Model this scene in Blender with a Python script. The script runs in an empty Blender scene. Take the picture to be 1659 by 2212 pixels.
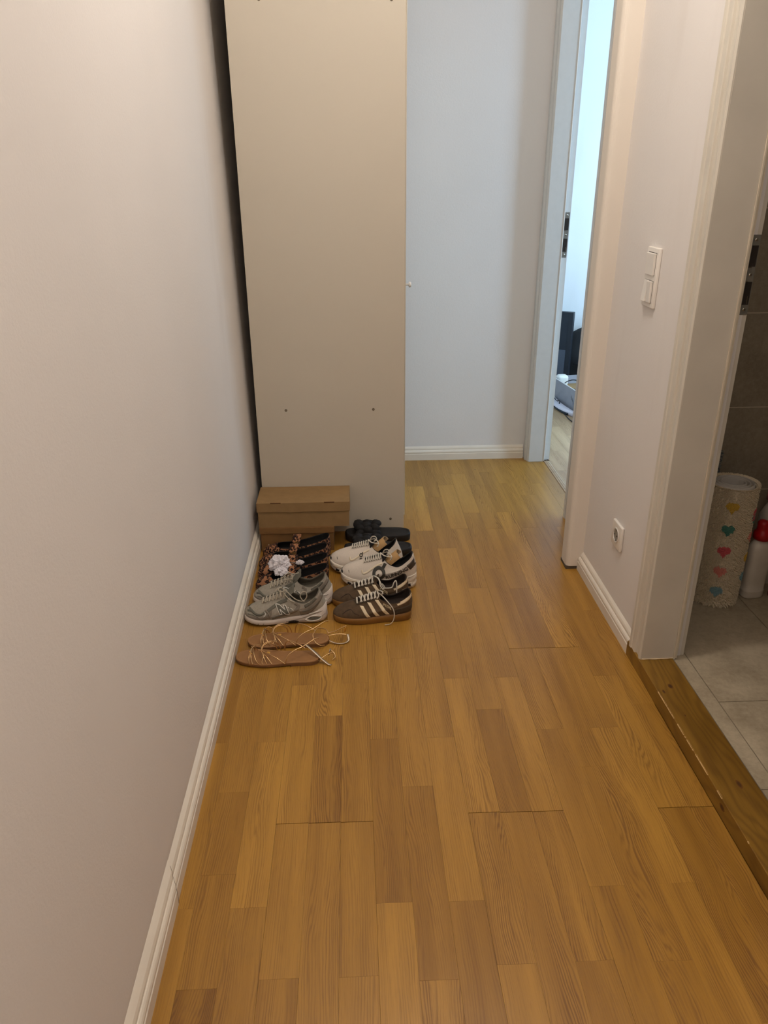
import bpy, bmesh, math, random
from math import sin, cos, pi, radians as rad
from mathutils import Vector, Matrix, noise
from mathutils.bvhtree import BVHTree

# ------------------------------------------------------------------ camera, world, lights, exposure
SC = bpy.context.scene
COL = SC.collection
cd = bpy.data.cameras.new('camera')
cam = bpy.data.objects.new('camera', cd); COL.objects.link(cam)
cd.sensor_fit = 'VERTICAL'; cd.sensor_height = 24.0; cd.lens = 24.0 * 1626 / 2212
cd.clip_start = 0.02; cd.clip_end = 60
cam.matrix_world = Matrix(((0.999093, 0.022981, -0.035849, 0.0),
                           (-0.042103, 0.407095, -0.912415, 0.0),
                           (-0.006375, 0.913097, 0.407693, 1.30),
                           (0, 0, 0, 1)))
SC.camera = cam

world = bpy.data.worlds.new('world'); SC.world = world; world.use_nodes = True
wb = world.node_tree.nodes['Background']
wb.inputs[0].default_value = (0.75, 0.86, 1.0, 1); wb.inputs[1].default_value = 0.3

def light(name, kind, loc, energy, color, size=0.2, size_y=None, rot=(0, 0, 0)):
    d = bpy.data.lights.new(name, kind); d.energy = energy; d.color = color
    if kind == 'AREA':
        d.shape = 'RECTANGLE'; d.size = size; d.size_y = size_y or size
    else:
        d.shadow_soft_size = size
    o = bpy.data.objects.new(name, d); COL.objects.link(o)
    o.location = loc; o.rotation_euler = rot
    return o

light('hall_ceiling_light', 'POINT', (0.32, 1.60, 2.40), 27, (1.0, 0.925, 0.85), 0.05)
light('hall_entrance_light', 'POINT', (0.10, -0.5, 2.45), 19, (1.0, 0.925, 0.85), 0.12)
light('bedroom_window_light', 'AREA', (3.1, 2.47, 1.50), 108, (0.46, 0.73, 1.0), 1.1, 1.3, (rad(90), 0, 0))
light('bedroom_side_fill_light', 'AREA', (3.7, 4.2, 1.5), 22, (0.55, 0.78, 1.0), 1.2, 1.0, (0, rad(90), 0))  # added unseen daylight fill, brightens the bedroom floor
light('bathroom_fill_light', 'POINT', (1.75, 1.1, 2.4), 3.0, (1.0, 0.93, 0.86), 0.15)  # added fill that lifts the dark bathroom, no lamp is seen there

SC.view_settings.view_transform = 'Standard'
SC.view_settings.look = 'None'
SC.view_settings.exposure = 0.0
SC.view_settings.gamma = 1.0
SC.view_settings.use_curve_mapping = False
SC.cycles.max_bounces = 8
SC.cycles.diffuse_bounces = 5

# ------------------------------------------------------------------ materials
def lin(c):
    return tuple(((v / 255) / 12.92 if v <= 10 else ((v / 255 + 0.055) / 1.055) ** 2.4) for v in c) + (1,)

class NT:
    def __init__(s, name, rough=0.6, spec=0.4, metal=0.0):
        s.m = bpy.data.materials.new(name); s.m.use_nodes = True
        s.t = s.m.node_tree; s.b = s.t.nodes['Principled BSDF']
        s.b.inputs['Roughness'].default_value = rough
        s.b.inputs['Specular IOR Level'].default_value = spec
        s.b.inputs['Metallic'].default_value = metal
    def n(s, typ, **kw):
        x = s.t.nodes.new(typ)
        for k, v in kw.items():
            if k == 'ins':
                for a, b in v.items(): x.inputs[a].default_value = b
            else: setattr(x, k, v)
        return x
    def l(s, a, b): s.t.links.new(a, b)
    def math(s, op, a, b=None, c=None, clamp=False):
        x = s.n('ShaderNodeMath', operation=op, use_clamp=clamp)
        for i, v in enumerate((a, b, c)):
            if v is None: continue
            if isinstance(v, (int, float)): x.inputs[i].default_value = v
            else: s.l(v, x.inputs[i])
        return x.outputs[0]
    def ramp(s, fac, stops, interp='LINEAR'):
        x = s.n('ShaderNodeValToRGB'); e = x.color_ramp.elements; x.color_ramp.interpolation = interp
        while len(e) < len(stops): e.new(0.5)
        for i, (p, c) in enumerate(stops):
            e[i].position = p; e[i].color = c
        s.l(fac, x.inputs[0]); return x.outputs[0]
    def noise(s, vec, scale, detail=2, rough=0.5, dist=0.0):
        x = s.n('ShaderNodeTexNoise', ins={'Scale': scale, 'Detail': detail, 'Roughness': rough, 'Distortion': dist})
        if vec is not None: s.l(vec, x.inputs['Vector'])
        return x.outputs['Fac']
    def obj(s): return s.n('ShaderNodeTexCoord').outputs['Object']
    def mapping(s, vec, scale=(1, 1, 1), loc=(0, 0, 0)):
        x = s.n('ShaderNodeMapping', ins={'Scale': scale, 'Location': loc}); s.l(vec, x.inputs['Vector']); return x.outputs[0]
    def mix(s, fac, a, b, mode='MIX'):
        x = s.n('ShaderNodeMix', data_type='RGBA', blend_type=mode)
        for v, k in ((fac, 0), (a, 6), (b, 7)):
            if isinstance(v, (int, float)): x.inputs[k].default_value = v
            elif isinstance(v, tuple): x.inputs[k].default_value = v
            else: s.l(v, x.inputs[k])
        return x.outputs[2]
    def bump(s, h, strength=0.2, dist=0.002):
        x = s.n('ShaderNodeBump', ins={'Strength': strength, 'Distance': dist})
        s.l(h, x.inputs['Height']); s.l(x.outputs[0], s.b.inputs['Normal'])
    def col(s, c):
        if isinstance(c, tuple): s.b.inputs['Base Color'].default_value = c
        else: s.l(c, s.b.inputs['Base Color'])

MATS = {}
def mat(name, rgb, rough=0.6, var=0.06, vscale=40, bump=0.0, bscale=300, metal=0.0, spec=0.4, bdist=0.001):
    if name in MATS: return MATS[name]
    s = NT(name, rough, spec, metal)
    c = lin(rgb); o = s.obj()
    f = s.noise(o, vscale, 3)
    d = tuple(min(1, v * (1 + var)) for v in c[:3]) + (1,); e = tuple(v * (1 - var) for v in c[:3]) + (1,)
    s.col(s.ramp(f, [(0.3, e), (0.7, d)]))
    if bump: s.bump(s.noise(o, bscale, 3), bump, bdist)
    MATS[name] = s.m; return s.m

def wall_paint(name, rgb):
    s = NT(name, 0.75, 0.25); o = s.obj(); c = lin(rgb)
    big = s.noise(o, 1.6, 3, 0.55)
    st = s.noise(s.mapping(o, (6, 6, 1.1)), 1.0, 3, 0.6)
    base = s.ramp(big, [(0.35, tuple(v * 0.97 for v in c[:3]) + (1,)), (0.65, c)])
    sm = s.ramp(st, [(0.60, (1, 1, 1, 1)), (0.78, (0.95, 0.94, 0.93, 1))])
    s.col(s.mix(1.0, base, sm, 'MULTIPLY'))
    s.bump(s.noise(o, 170, 3, 0.6), 0.22, 0.002)
    return s.m

def oak(name, dark, light_, stain=1.0):
    # grain colour and fine relief of one oak stave; obj.color carries (tone, figure, seed)
    s = NT(name, 0.38, 0.5)
    info = s.n('ShaderNodeObjectInfo'); sep = s.n('ShaderNodeSeparateColor'); s.l(info.outputs['Color'], sep.inputs[0])
    tone, fig, seed = sep.outputs[0], sep.outputs[1], sep.outputs[2]
    off = s.n('ShaderNodeCombineXYZ')
    s.l(s.math('MULTIPLY', seed, 37.3), off.inputs[0]); s.l(s.math('MULTIPLY', seed, 91.7), off.inputs[1]); s.l(s.math('MULTIPLY', seed, 13.1), off.inputs[2])
    vm = s.n('ShaderNodeVectorMath', operation='ADD'); s.l(s.obj(), vm.inputs[0]); s.l(off.outputs[0], vm.inputs[1])
    p = vm.outputs[0]; sx = s.n('ShaderNodeSeparateXYZ'); s.l(p, sx.inputs[0])
    warp = s.noise(s.mapping(p, (9, 2.2, 1)), 1.0, 2, 0.45)
    wig = s.noise(s.mapping(p, (40, 14, 1)), 1.0, 2, 0.5)
    amp = s.math('MULTIPLY_ADD', fig, 150.0, 14.0)
    ph = s.math('MULTIPLY_ADD', sx.outputs[0], 1250.0, s.math('MULTIPLY', warp, amp))
    ph = s.math('ADD', ph, s.math('MULTIPLY', wig, 7.0))
    irr = s.noise(s.mapping(p, (75, 1.6, 1)), 1.0, 2, 0.6)
    ph = s.math('ADD', ph, s.math('MULTIPLY', irr, 17.0))
    msk = s.ramp(s.noise(s.mapping(p, (34, 2.6, 1)), 1.0, 2, 0.5), [(0.38, (0.12, 0.12, 0.12, 1)), (0.62, (1, 1, 1, 1))])
    ring = s.math('MULTIPLY_ADD', s.math('SINE', ph), 0.5, 0.5)
    ring = s.math('MULTIPLY', s.math('POWER', ring, 1.6), msk)
    pore = s.noise(s.mapping(p, (620, 20, 1)), 1.0, 3, 0.7)
    porem = s.ramp(pore, [(0.50, (0, 0, 0, 1)), (0.72, (1, 1, 1, 1))])
    brd = s.noise(s.mapping(p, (26, 1.4, 1)), 1.0, 2, 0.5)
    blot = s.noise(s.mapping(p, (10, 5, 1)), 1.0, 2, 0.5)
    base = s.mix(s.math('MULTIPLY_ADD', brd, 1.15, s.math('MULTIPLY_ADD', tone, 0.78, -0.46), clamp=True), lin(dark), lin(light_))
    k = s.math('MULTIPLY', ring, s.math('MULTIPLY_ADD', fig, 0.72, 0.46))
    k = s.math('ADD', k, s.math('MULTIPLY', porem, 0.42))
    k = s.math('ADD', k, s.math('MULTIPLY', s.math('SUBTRACT', blot, 0.5), 0.22), clamp=True)
    c = s.mix(k, base, s.mix(0.62, base, lin((98, 58, 18))))
    vo = s.n('ShaderNodeTexVoronoi', ins={'Scale': 1.0}); s.l(s.mapping(p, (7, 3.4, 1)), vo.inputs['Vector'])
    knot = s.ramp(vo.outputs['Distance'], [(0.012, (1, 1, 1, 1)), (0.03, (0, 0, 0, 1))])
    c = s.mix(s.math('MULTIPLY', knot, 0.75), c, lin((62, 30, 12)))
    s.col(c)
    s.l(s.math('MULTIPLY_ADD', k, 0.15, 0.31), s.b.inputs['Roughness'])
    s.bump(s.math('ADD', s.math('MULTIPLY', porem, -0.6), s.math('MULTIPLY', ring, -0.3)), 0.18, 0.0006)
    return s.m

def leopard(name, scale):
    s = NT(name, 0.85, 0.2); o = s.obj()
    w = s.n('ShaderNodeTexNoise', ins={'Scale': scale * 0.9, 'Detail': 2.0}); s.l(o, w.inputs['Vector'])
    vm = s.n('ShaderNodeVectorMath', operation='SCALE'); vm.inputs[3].default_value = 0.9 / scale; s.l(w.outputs['Color'], vm.inputs[0])
    va = s.n('ShaderNodeVectorMath', operation='ADD'); s.l(o, va.inputs[0]); s.l(vm.outputs[0], va.inputs[1])
    vo = s.n('ShaderNodeTexVoronoi', ins={'Scale': scale}); s.l(va.outputs[0], vo.inputs['Vector'])
    core = s.ramp(vo.outputs['Distance'], [(0.0, (1, 1, 1, 1)), (0.20, (1, 1, 1, 1)), (0.26, (0, 0, 0, 1))])
    ring = s.ramp(vo.outputs['Distance'], [(0.20, (0, 0, 0, 1)), (0.25, (1, 1, 1, 1)), (0.56, (1, 1, 1, 1)), (0.62, (0, 0, 0, 1))])
    brk = s.ramp(s.noise(o, scale * 1.1, 2), [(0.36, (0, 0, 0, 1)), (0.43, (1, 1, 1, 1))])
    c = s.mix(core, lin((158, 110, 78)), lin((82, 54, 42)))
    c = s.mix(s.math('MULTIPLY', ring, brk), c, lin((34, 24, 24)))
    s.col(c); s.bump(s.noise(o, 700, 2), 0.3, 0.0006)
    return s.m

def tile_mat(name, a, b, rough, speck=0.3):
    s = NT(name, rough, 0.4)
    info = s.n('ShaderNodeObjectInfo'); o = s.obj()
    vm = s.n('ShaderNodeVectorMath', operation='ADD'); s.l(o, vm.inputs[0]); s.l(info.outputs['Location'], vm.inputs[1])
    f = s.noise(vm.outputs[0], 7, 5, 0.65)
    g = s.noise(vm.outputs[0], 90, 3, 0.7)
    f2 = s.math('ADD', s.math('MULTIPLY', f, 1 - speck), s.math('MULTIPLY', g, speck))
    s.col(s.ramp(f2, [(0.36, lin(a)), (0.64, lin(b))]))
    s.bump(g, 0.08, 0.0008); return s.m

M_wall = wall_paint('white wall paint', (226, 221, 217))
M_wall2 = wall_paint('white wall paint back', (224, 222, 221))
M_trim = mat('white lacquer', (226, 217, 203), 0.38, 0.03, 12, 0.05, 150)
M_lining = mat('off white door lacquer', (206, 199, 186), 0.42, 0.04, 9, 0.05, 120)
M_seal = mat('cream rubber seal', (216, 205, 184), 0.5, 0.05)
M_ceil = mat('ceiling paint', (225, 220, 212), 0.8, 0.02)
M_oak = oak('oak parquet', (139, 97, 34), (190, 142, 60))
M_oak_daylit = oak('daylit bedroom oak', (158, 124, 88), (202, 170, 130))  # same oak as the hall, with the bedroom daylight put into its colours
M_sub = mat('dark joint', (70, 42, 18), 0.8, 0.1)
M_ward = mat('white foil board', (194, 186, 171), 0.5, 0.008, 3, 0.03, 700)
M_wardedge = mat('white edge band', (222, 212, 194), 0.4, 0.02)
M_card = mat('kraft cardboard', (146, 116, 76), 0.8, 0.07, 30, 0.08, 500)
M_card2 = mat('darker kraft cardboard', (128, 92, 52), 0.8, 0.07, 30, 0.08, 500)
M_cardin = mat('pale cardboard', (186, 158, 122), 0.8, 0.08, 60)
M_black = mat('black rubber', (30, 28, 28), 0.6, 0.1, 30, 0.1, 300)
M_blackfab = mat('black fabric', (22, 21, 23), 0.85, 0.15, 120, 0.2, 900)
M_plug = mat('white plastic', (228, 222, 214), 0.32, 0.01)
M_metal = mat('brushed steel', (128, 124, 116), 0.42, 0.12, 60, metal=0.35)
M_chrome = mat('bright steel', (190, 186, 178), 0.25, 0.05, metal=1.0)
M_dark = mat('dark recess', (38, 30, 24), 0.8, 0.2)
M_alu = mat('aluminium strip', (150, 142, 132), 0.4, 0.1, 80, metal=0.7)
M_flint = mat('wood look strip', (176, 150, 122), 0.45, 0.1, 20)
M_ftile = tile_mat('pale stone floor tile', (150, 136, 114), (186, 172, 148), 0.42)
M_wtile = tile_mat('dark grey wall tile', (134, 122, 104), (158, 145, 125), 0.55, 0.5)
M_grout = mat('grout', (128, 116, 100), 0.85, 0.1)

# ------------------------------------------------------------------ object helpers
def mk(name, bm, m, parent=None, smooth=False, loc=None, rotz=None):
    me = bpy.data.meshes.new(name)
    bmesh.ops.recalc_face_normals(bm, faces=bm.faces)
    bm.to_mesh(me); bm.free()
    for mm in (m if isinstance(m, (list, tuple)) else [m]): me.materials.append(mm)
    if smooth: me.polygons.foreach_set('use_smooth', [True] * len(me.polygons))
    o = bpy.data.objects.new(name, me); COL.objects.link(o)
    if parent: o.parent = parent
    if loc is not None: o.location = loc
    if rotz is not None: o.rotation_euler = (0, 0, rotz)
    return o

def thing(name, label, cat, loc=(0, 0, 0), rotz=0, group=None):
    o = bpy.data.objects.new(name, None); COL.objects.link(o)
    o.empty_display_size = 0.05
    o.location = loc; o.rotation_euler = (0, 0, rotz)
    o['label'] = label; o['category'] = cat
    if group: o['group'] = group
    return o

def struct(o, label=None):
    o['kind'] = 'structure'
    if label: o['label'] = label
    return o

def tag(o, label, cat, group=None):
    o['label'] = label; o['category'] = cat
    if group: o['group'] = group
    return o

def box(bm, x0, x1, y0, y1, z0, z1, bevel=0.0, seg=2, mi=0):
    r = bmesh.ops.create_cube(bm, size=1.0)
    vs = r['verts']
    for v in vs:
        v.co = Vector(((x0 + x1) / 2 + v.co.x * (x1 - x0), (y0 + y1) / 2 + v.co.y * (y1 - y0), (z0 + z1) / 2 + v.co.z * (z1 - z0)))
    fs = set(f for v in vs for f in v.link_faces)
    for f in fs: f.material_index = mi
    if bevel:
        es = set(e for v in vs for e in v.link_edges)
        bmesh.ops.bevel(bm, geom=list(es), offset=bevel, segments=seg, affect='EDGES', profile=0.5)
    return vs

def BX(*a, **k):
    bm = bmesh.new(); box(bm, *a, **k); return bm

def prism(bm, prof, f0, f1):
    """profile list of 2-D points swept between two placing functions"""
    a = [bm.verts.new(f0(p)) for p in prof]; b = [bm.verts.new(f1(p)) for p in prof]
    n = len(prof)
    for i in range(n):
        j = (i + 1) % n
        bm.faces.new((a[i], a[j], b[j], b[i]))
    bm.faces.new(a[::-1]); bm.faces.new(b)

def grid(bm, rows, closed=False, mi=0):
    vr = [[bm.verts.new(p) for p in r] for r in rows]
    for i in range(len(vr) - 1):
        n = len(vr[i])
        for j in range(n if closed else n - 1):
            k = (j + 1) % n
            f = bm.faces.new((vr[i][j], vr[i][k], vr[i + 1][k], vr[i + 1][j])); f.material_index = mi
    return vr

def catmull(pts, sub=6):
    P = [Vector(p) for p in pts]; out = []
    for i in range(len(P) - 1):
        p0 = P[max(i - 1, 0)]; p1 = P[i]; p2 = P[i + 1]; p3 = P[min(i + 2, len(P) - 1)]
        for k in range(sub):
            t = k / sub
            out.append(0.5 * ((2 * p1) + (p2 - p0) * t + (2 * p0 - 5 * p1 + 4 * p2 - p3) * t * t + (3 * p1 - p0 - 3 * p2 + p3) * t ** 3))
    out.append(P[-1]); return out

def tube(bm, pts, r=0.002, sub=6, seg=8, flat=1.0, cyc=False, mi=0):
    P = catmull(pts, sub) if sub > 1 else [Vector(p) for p in pts]
    n = len(P); rings = []; up = Vector((0.13, 0.21, 0.97)).normalized()
    for i, p in enumerate(P):
        t = (P[min(i + 1, n - 1)] - P[max(i - 1, 0)]).normalized()
        s = t.cross(up)
        if s.length < 1e-3: s = t.cross(Vector((1, 0, 0)))
        s.normalize(); u = s.cross(t).normalized(); up = u
        rr = r(i / (n - 1)) if callable(r) else r
        rings.append([p + s * cos(2 * pi * k / seg) * rr + u * sin(2 * pi * k / seg) * rr * flat for k in range(seg)])
    vr = grid(bm, rings, True, mi)
    f = bm.faces.new(vr[0][::-1]); f.material_index = mi
    f = bm.faces.new(vr[-1]); f.material_index = mi

def lathe(bm, prof, seg=32, center=(0, 0), mi=0, sy=1.0):
    rows = [[Vector((center[0] + r * cos(2 * pi * k / seg), center[1] + sy * r * sin(2 * pi * k / seg), z)) for k in range(seg)] for r, z in prof]
    vr = grid(bm, rows, True, mi)
    f = bm.faces.new(vr[0][::-1]); f.material_index = mi
    f = bm.faces.new(vr[-1]); f.material_index = mi
    return vr

def blob(bm, c, r, sc=(1, 1, 1), sub=2, rough=0.0, seed=0.0, rot=None):
    rr = bmesh.ops.create_icosphere(bm, subdivisions=sub, radius=1.0)
    for v in rr['verts']:
        d = v.co.copy(); k = 1.0
        if rough: k += rough * noise.noise(d * 2.3 + Vector((seed, seed * 1.7, 3)))
        q = Vector((d.x * sc[0], d.y * sc[1], d.z * sc[2])) * r * k
        if rot: q = rot @ q
        v.co = Vector(c) + q
    return rr['verts']

# ================================================================== STRUCTURE
YF, YB = -1.7, 3.55          # hall: entrance end, back wall
XR = 0.805                   # right wall face
CEIL = 2.70
def lean(z):                 # the old left wall leans outwards a little
    return -0.388 - 0.032 * max(0.0, z - 0.07) ** 0.9 / 1.4

# ---- left wall (slightly uneven plaster, leaning)
bm = bmesh.new(); rows = []
ys = [YF - .1 + (YB + .2 - YF) * i / 60 for i in range(61)]
for j in range(31):
    z = CEIL * j / 30
    rows.append([Vector((lean(z) + 0.0022 * noise.noise(Vector((y * 1.3, z * 1.1, 5))), y, z)) for y in ys])
g = grid(bm, rows)
rows = [[Vector((-0.62, y, z)) for y in (ys[0], ys[-1])] for z in (0, CEIL)]
back = [bm.verts.new(p) for p in (rows[0][0], rows[0][1], rows[1][1], rows[1][0])]
bm.faces.new(back)
bm.faces.new([back[0]] + [v for v in g[0]] + [back[1]]); bm.faces.new([back[3]] + [v for v in g[-1]] + [back[2]])
bm.faces.new([back[0]] + [r[0] for r in g] + [back[3]]); bm.faces.new([back[1]] + [r[-1] for r in g] + [back[2]])
struct(mk('wall_left', bm, M_wall, smooth=True), 'white plaster wall with faint grey scuffs along the left of the hall')

# ---- back wall, entrance wall, ceiling
struct(mk('wall_back', BX(-0.62, 0.875, YB, YB + .12, 0, CEIL), M_wall2), 'white painted end wall of the hall beside the wardrobe')
struct(mk('wall_front', BX(-0.62, 0.96, YF - .12, YF, 0, CEIL), M_wall), 'white wall at the entrance end of the hall')
struct(mk('ceiling', BX(-0.62, 3.9, YF - .12, 5.4, CEIL, CEIL + .1), M_ceil), 'plain white ceiling')

# ---- right wall with the bathroom doorway
DY0, DY1 = 0.985, 1.765      # rough opening of the bathroom door
DH = 2.06
bm = bmesh.new()
box(bm, XR, 0.915, DY1, 2.45, 0, CEIL)
box(bm, XR, 0.915, YF, DY0, 0, CEIL)
box(bm, XR, 0.915, DY0, DY1, DH, CEIL)
struct(mk('wall_right', bm, M_wall), 'white painted wall with switches and socket between pillar and bathroom door')
# rounded pillar at the end of the right wall
bm = bmesh.new(); prof = []
for (cx, cy, a0) in ((0.763, 2.383, 180), (0.857, 2.375, 270), (0.857, 2.437, 0), (0.763, 2.427, 90)):
    r = 0.018 if cx < .8 else 0.010
    for k in range(7):
        a = rad(a0 + 15 * k); prof.append((cx + r * cos(a), cy + r * sin(a)))
prism(bm, prof, lambda p: Vector((p[0] + .003, p[1] + .002, 0.012)), lambda p: Vector((p[0], p[1], CEIL)))
pil = struct(mk('wall_pillar', bm, wall_paint('warm lit wall paint', (222, 213, 201))), 'narrow rounded plaster pillar between right wall and bedroom door')  # warm cast of the light is tinted into the pillar's colour
mk('base_gap', BX(0.748, 0.86, 2.369, 2.44, 0, 0.012), mat('gap shade grey', (88, 78, 66), .9, .2), pil)  # solid strip coloured as the shade in the gap under the pillar
# wall with the bedroom doorway
FY0, FY1 = 2.80, 3.50
bm = bmesh.new()
box(bm, 0.875, 0.955, 2.43, FY0, 0, CEIL)
box(bm, 0.875, 0.955, FY1, YB + .12, 0, CEIL)
box(bm, 0.875, 0.955, FY0, FY1, DH, CEIL)
struct(mk('wall_right_far', bm, M_wall2), 'white wall around the bedroom doorway')
# bedroom shell
struct(mk('wall_bedroom_end', BX(0.955, 3.9, 5.2, 5.3, 0, CEIL), M_wall2), 'bright white bedroom wall seen through the far doorway')
struct(mk('wall_bedroom_left', BX(0.875, 0.955, YB + .12, 5.2, 0, CEIL), M_wall2), 'bedroom wall left of the far doorway')
struct(mk('wall_bedroom_right', BX(3.8, 3.9, 2.45, 5.2, 0, CEIL), M_wall2), 'bedroom wall on the right side')
# wall between bathroom and bedroom + bathroom shell
struct(mk('wall_bathroom_end', BX(0.915, 3.9, 2.345, 2.43, 0, CEIL), M_grout), 'bathroom end wall behind the dark tiles')
struct(mk('wall_bathroom_right', BX(2.5, 2.6, 0.1, 2.345, 0, CEIL), M_wtile), 'bathroom wall opposite the door')
struct(mk('wall_bathroom_near', BX(0.915, 2.6, 0.0, 0.1, 0, CEIL), M_wtile), 'bathroom near wall')

# ---- baseboards
BP = [(.0185, 0), (.0185, .0315), (.0165, .0335), (.0165, .0355), (.0178, .0375), (.0175, .042), (.0155, .0465),
      (.0125, .0495), (.0100, .0500), (.0100, .0525), (.0096, .0570), (.0070, .0625), (.0020, .0675), (-.0030, .0720), (-.0120, .0760), (-.0120, 0)]
def baseboard(name, f0, f1, label):
    bm = bmesh.new(); prism(bm, BP, f0, f1)
    return struct(mk(name, bm, M_trim), label)
baseboard('baseboard_left', lambda p: Vector((-.3865 + p[0], 1.052 + 1.9 * (.0185 - p[0]), p[1])),
          lambda p: Vector((-.3865 + p[0], 2.724, p[1])), 'white moulded baseboard running from the crack to the wardrobe')
baseboard('baseboard_left.001', lambda p: Vector((-.3885 + p[0] * 1.0, YF, p[1] * 1.0)),
          lambda p: Vector((-.3848 + p[0], 1.050 + 1.9 * (.0185 - p[0]), p[1] * 1.01)), 'nearer piece of the white moulded baseboard, before the crack')
baseboard('baseboard_back', lambda p: Vector((0.19, YB + .0015 - p[0], p[1])), lambda p: Vector((0.838, YB + .0015 - p[0], p[1])),
          'white moulded baseboard under the end wall')
baseboard('baseboard_right', lambda p: Vector((XR + .0005 - p[0], 1.838, p[1])), lambda p: Vector((XR + .0005 - p[0], 2.366, p[1])),
          'white moulded baseboard under the socket')
baseboard('baseboard_right.001', lambda p: Vector((XR + .0005 - p[0], YF, p[1])), lambda p: Vector((XR + .0005 - p[0], .88, p[1])),
          'white moulded baseboard before the bathroom door')
bm = bmesh.new()
tube(bm, [(-.3848 + p[0] + .0003 + .0004 * sin(i * 2.3), 1.051 + 1.9 * (.0185 - p[0]) + .0012 * sin(i * 4.1), p[1] + .0002) for i, p in enumerate(BP[:-2])][:13], .00032, 1, 5)
mk('crack', bm, mat('dark hairline', (92, 66, 50), .9, .2), bpy.data.objects['baseboard_left'])
# ---- hall floor: sub floor + oak staves
random.seed(4)
fl = struct(mk('floor', BX(-0.60, 3.8, YF, 5.2, -0.05, -0.0045), M_sub), 'oak strip parquet floor of the hall and bedroom')
PX, PW = 0.02, 0.0711
PL = {-6: (-.5, [(1.508, .2), (1.038, 0)]), -5: (.1, [(1.34, -.5), (1.114, -.1), (.877, -.8)]), -4: (0, [(1.506, .5), (1.035, .1)]),
      -3: (-.3, [(1.734, .2), (1.241, .4), (.889, -.5)]), -2: (.3, [(1.6, -.6), (1.24, 0)]), -1: (-.1, [(1.738, -.3), (1.239, -.1), (.887, .1)]),
      0: (.1, [(1.503, -.8), (1.033, .6)]), 1: (.1, [(1.848, .2), (1.338, -.4), (.874, .1)]),
      2: (.3, [(2.825, -.2), (2.558, -.1), (2.34, -.2), (1.98, .1), (1.502, .3), (1.03, -.6)]),
      3: (-.2, [(3.189, 1), (2.716, -.4), (2.247, -.1), (1.745, .5), (1.252, -.1), (.897, .2)]),
      4: (-.3, [(3.058, -.6), (2.558, .8), (2.087, 0), (1.605, -.6), (1.25, -.1)]),
      5: (-.2, [(3.196, .4), (2.728, 0), (2.249, .1), (1.742, .2), (1.249, 0), (.897, -.4)]),
      6: (.2, [(3.337, .4), (2.879, -.2), (2.383, -.1), (1.882, .2), (1.519, .1), (1.051, -.2)]),
      7: (0, [(3.188, .1), (2.72, -.1), (2.238, -.5), (1.881, .1), (1.382, 0), (.89, 0)]),
      8: (0, [(3.349, -.3), (2.881, .8), (1.88, -.3), (1.519, .3), (1.051, .2)]),
      9: (-.1, [(3.202, -.1), (2.722, -.2), (1.736, .3), (1.246, -.4)]), 10: (0, [(3.06, -.1), (2.085, -.1), (1.606, 0), (1.245, -.3)]),
      11: (-.2, [(3.194, .3)]), 12: (0, [(3.062, .2)]), 13: (.1, [(3.35, -.2)])}
FIG = {(8, 2.881): 1.0, (6, 1.519): .35, (5, 1.249): .9, (4, 1.25): .85, (3, 1.252): .8, (2, .2): .1, (-2, 'top'): .9, (-2, 1.6): .7, (9, 1.246): .85,
       (10, 1.245): .9, (7, 1.382): .8, (8, 1.519): .5, (9, 1.736): .6, (4, 1.605): .7, (3, 1.745): .5, (1, 1.848): .5, (-5, .877): .9, (1, .874): .6,
       (9, 'top'): .7, (10, 'top'): .8, (4, 'top'): .6, (6, 1.882): .5, (-4, 1.035): .45, (0, 1.503): .45, (-1, 1.738): .5, (-3, 1.734): .4,
       (10, 2.085): .6, (10, 1.606): .6, (8, 3.349): .5, (9, 2.722): .4, (5, 1.742): .25, (6, 1.051): .5, (7, .89): .5}
BOARD_END = {1.24, 1.241, 1.239, 1.252, 1.25, 1.249, 1.882, 1.881, 1.88, 1.246, 1.245}
seed = 0
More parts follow.
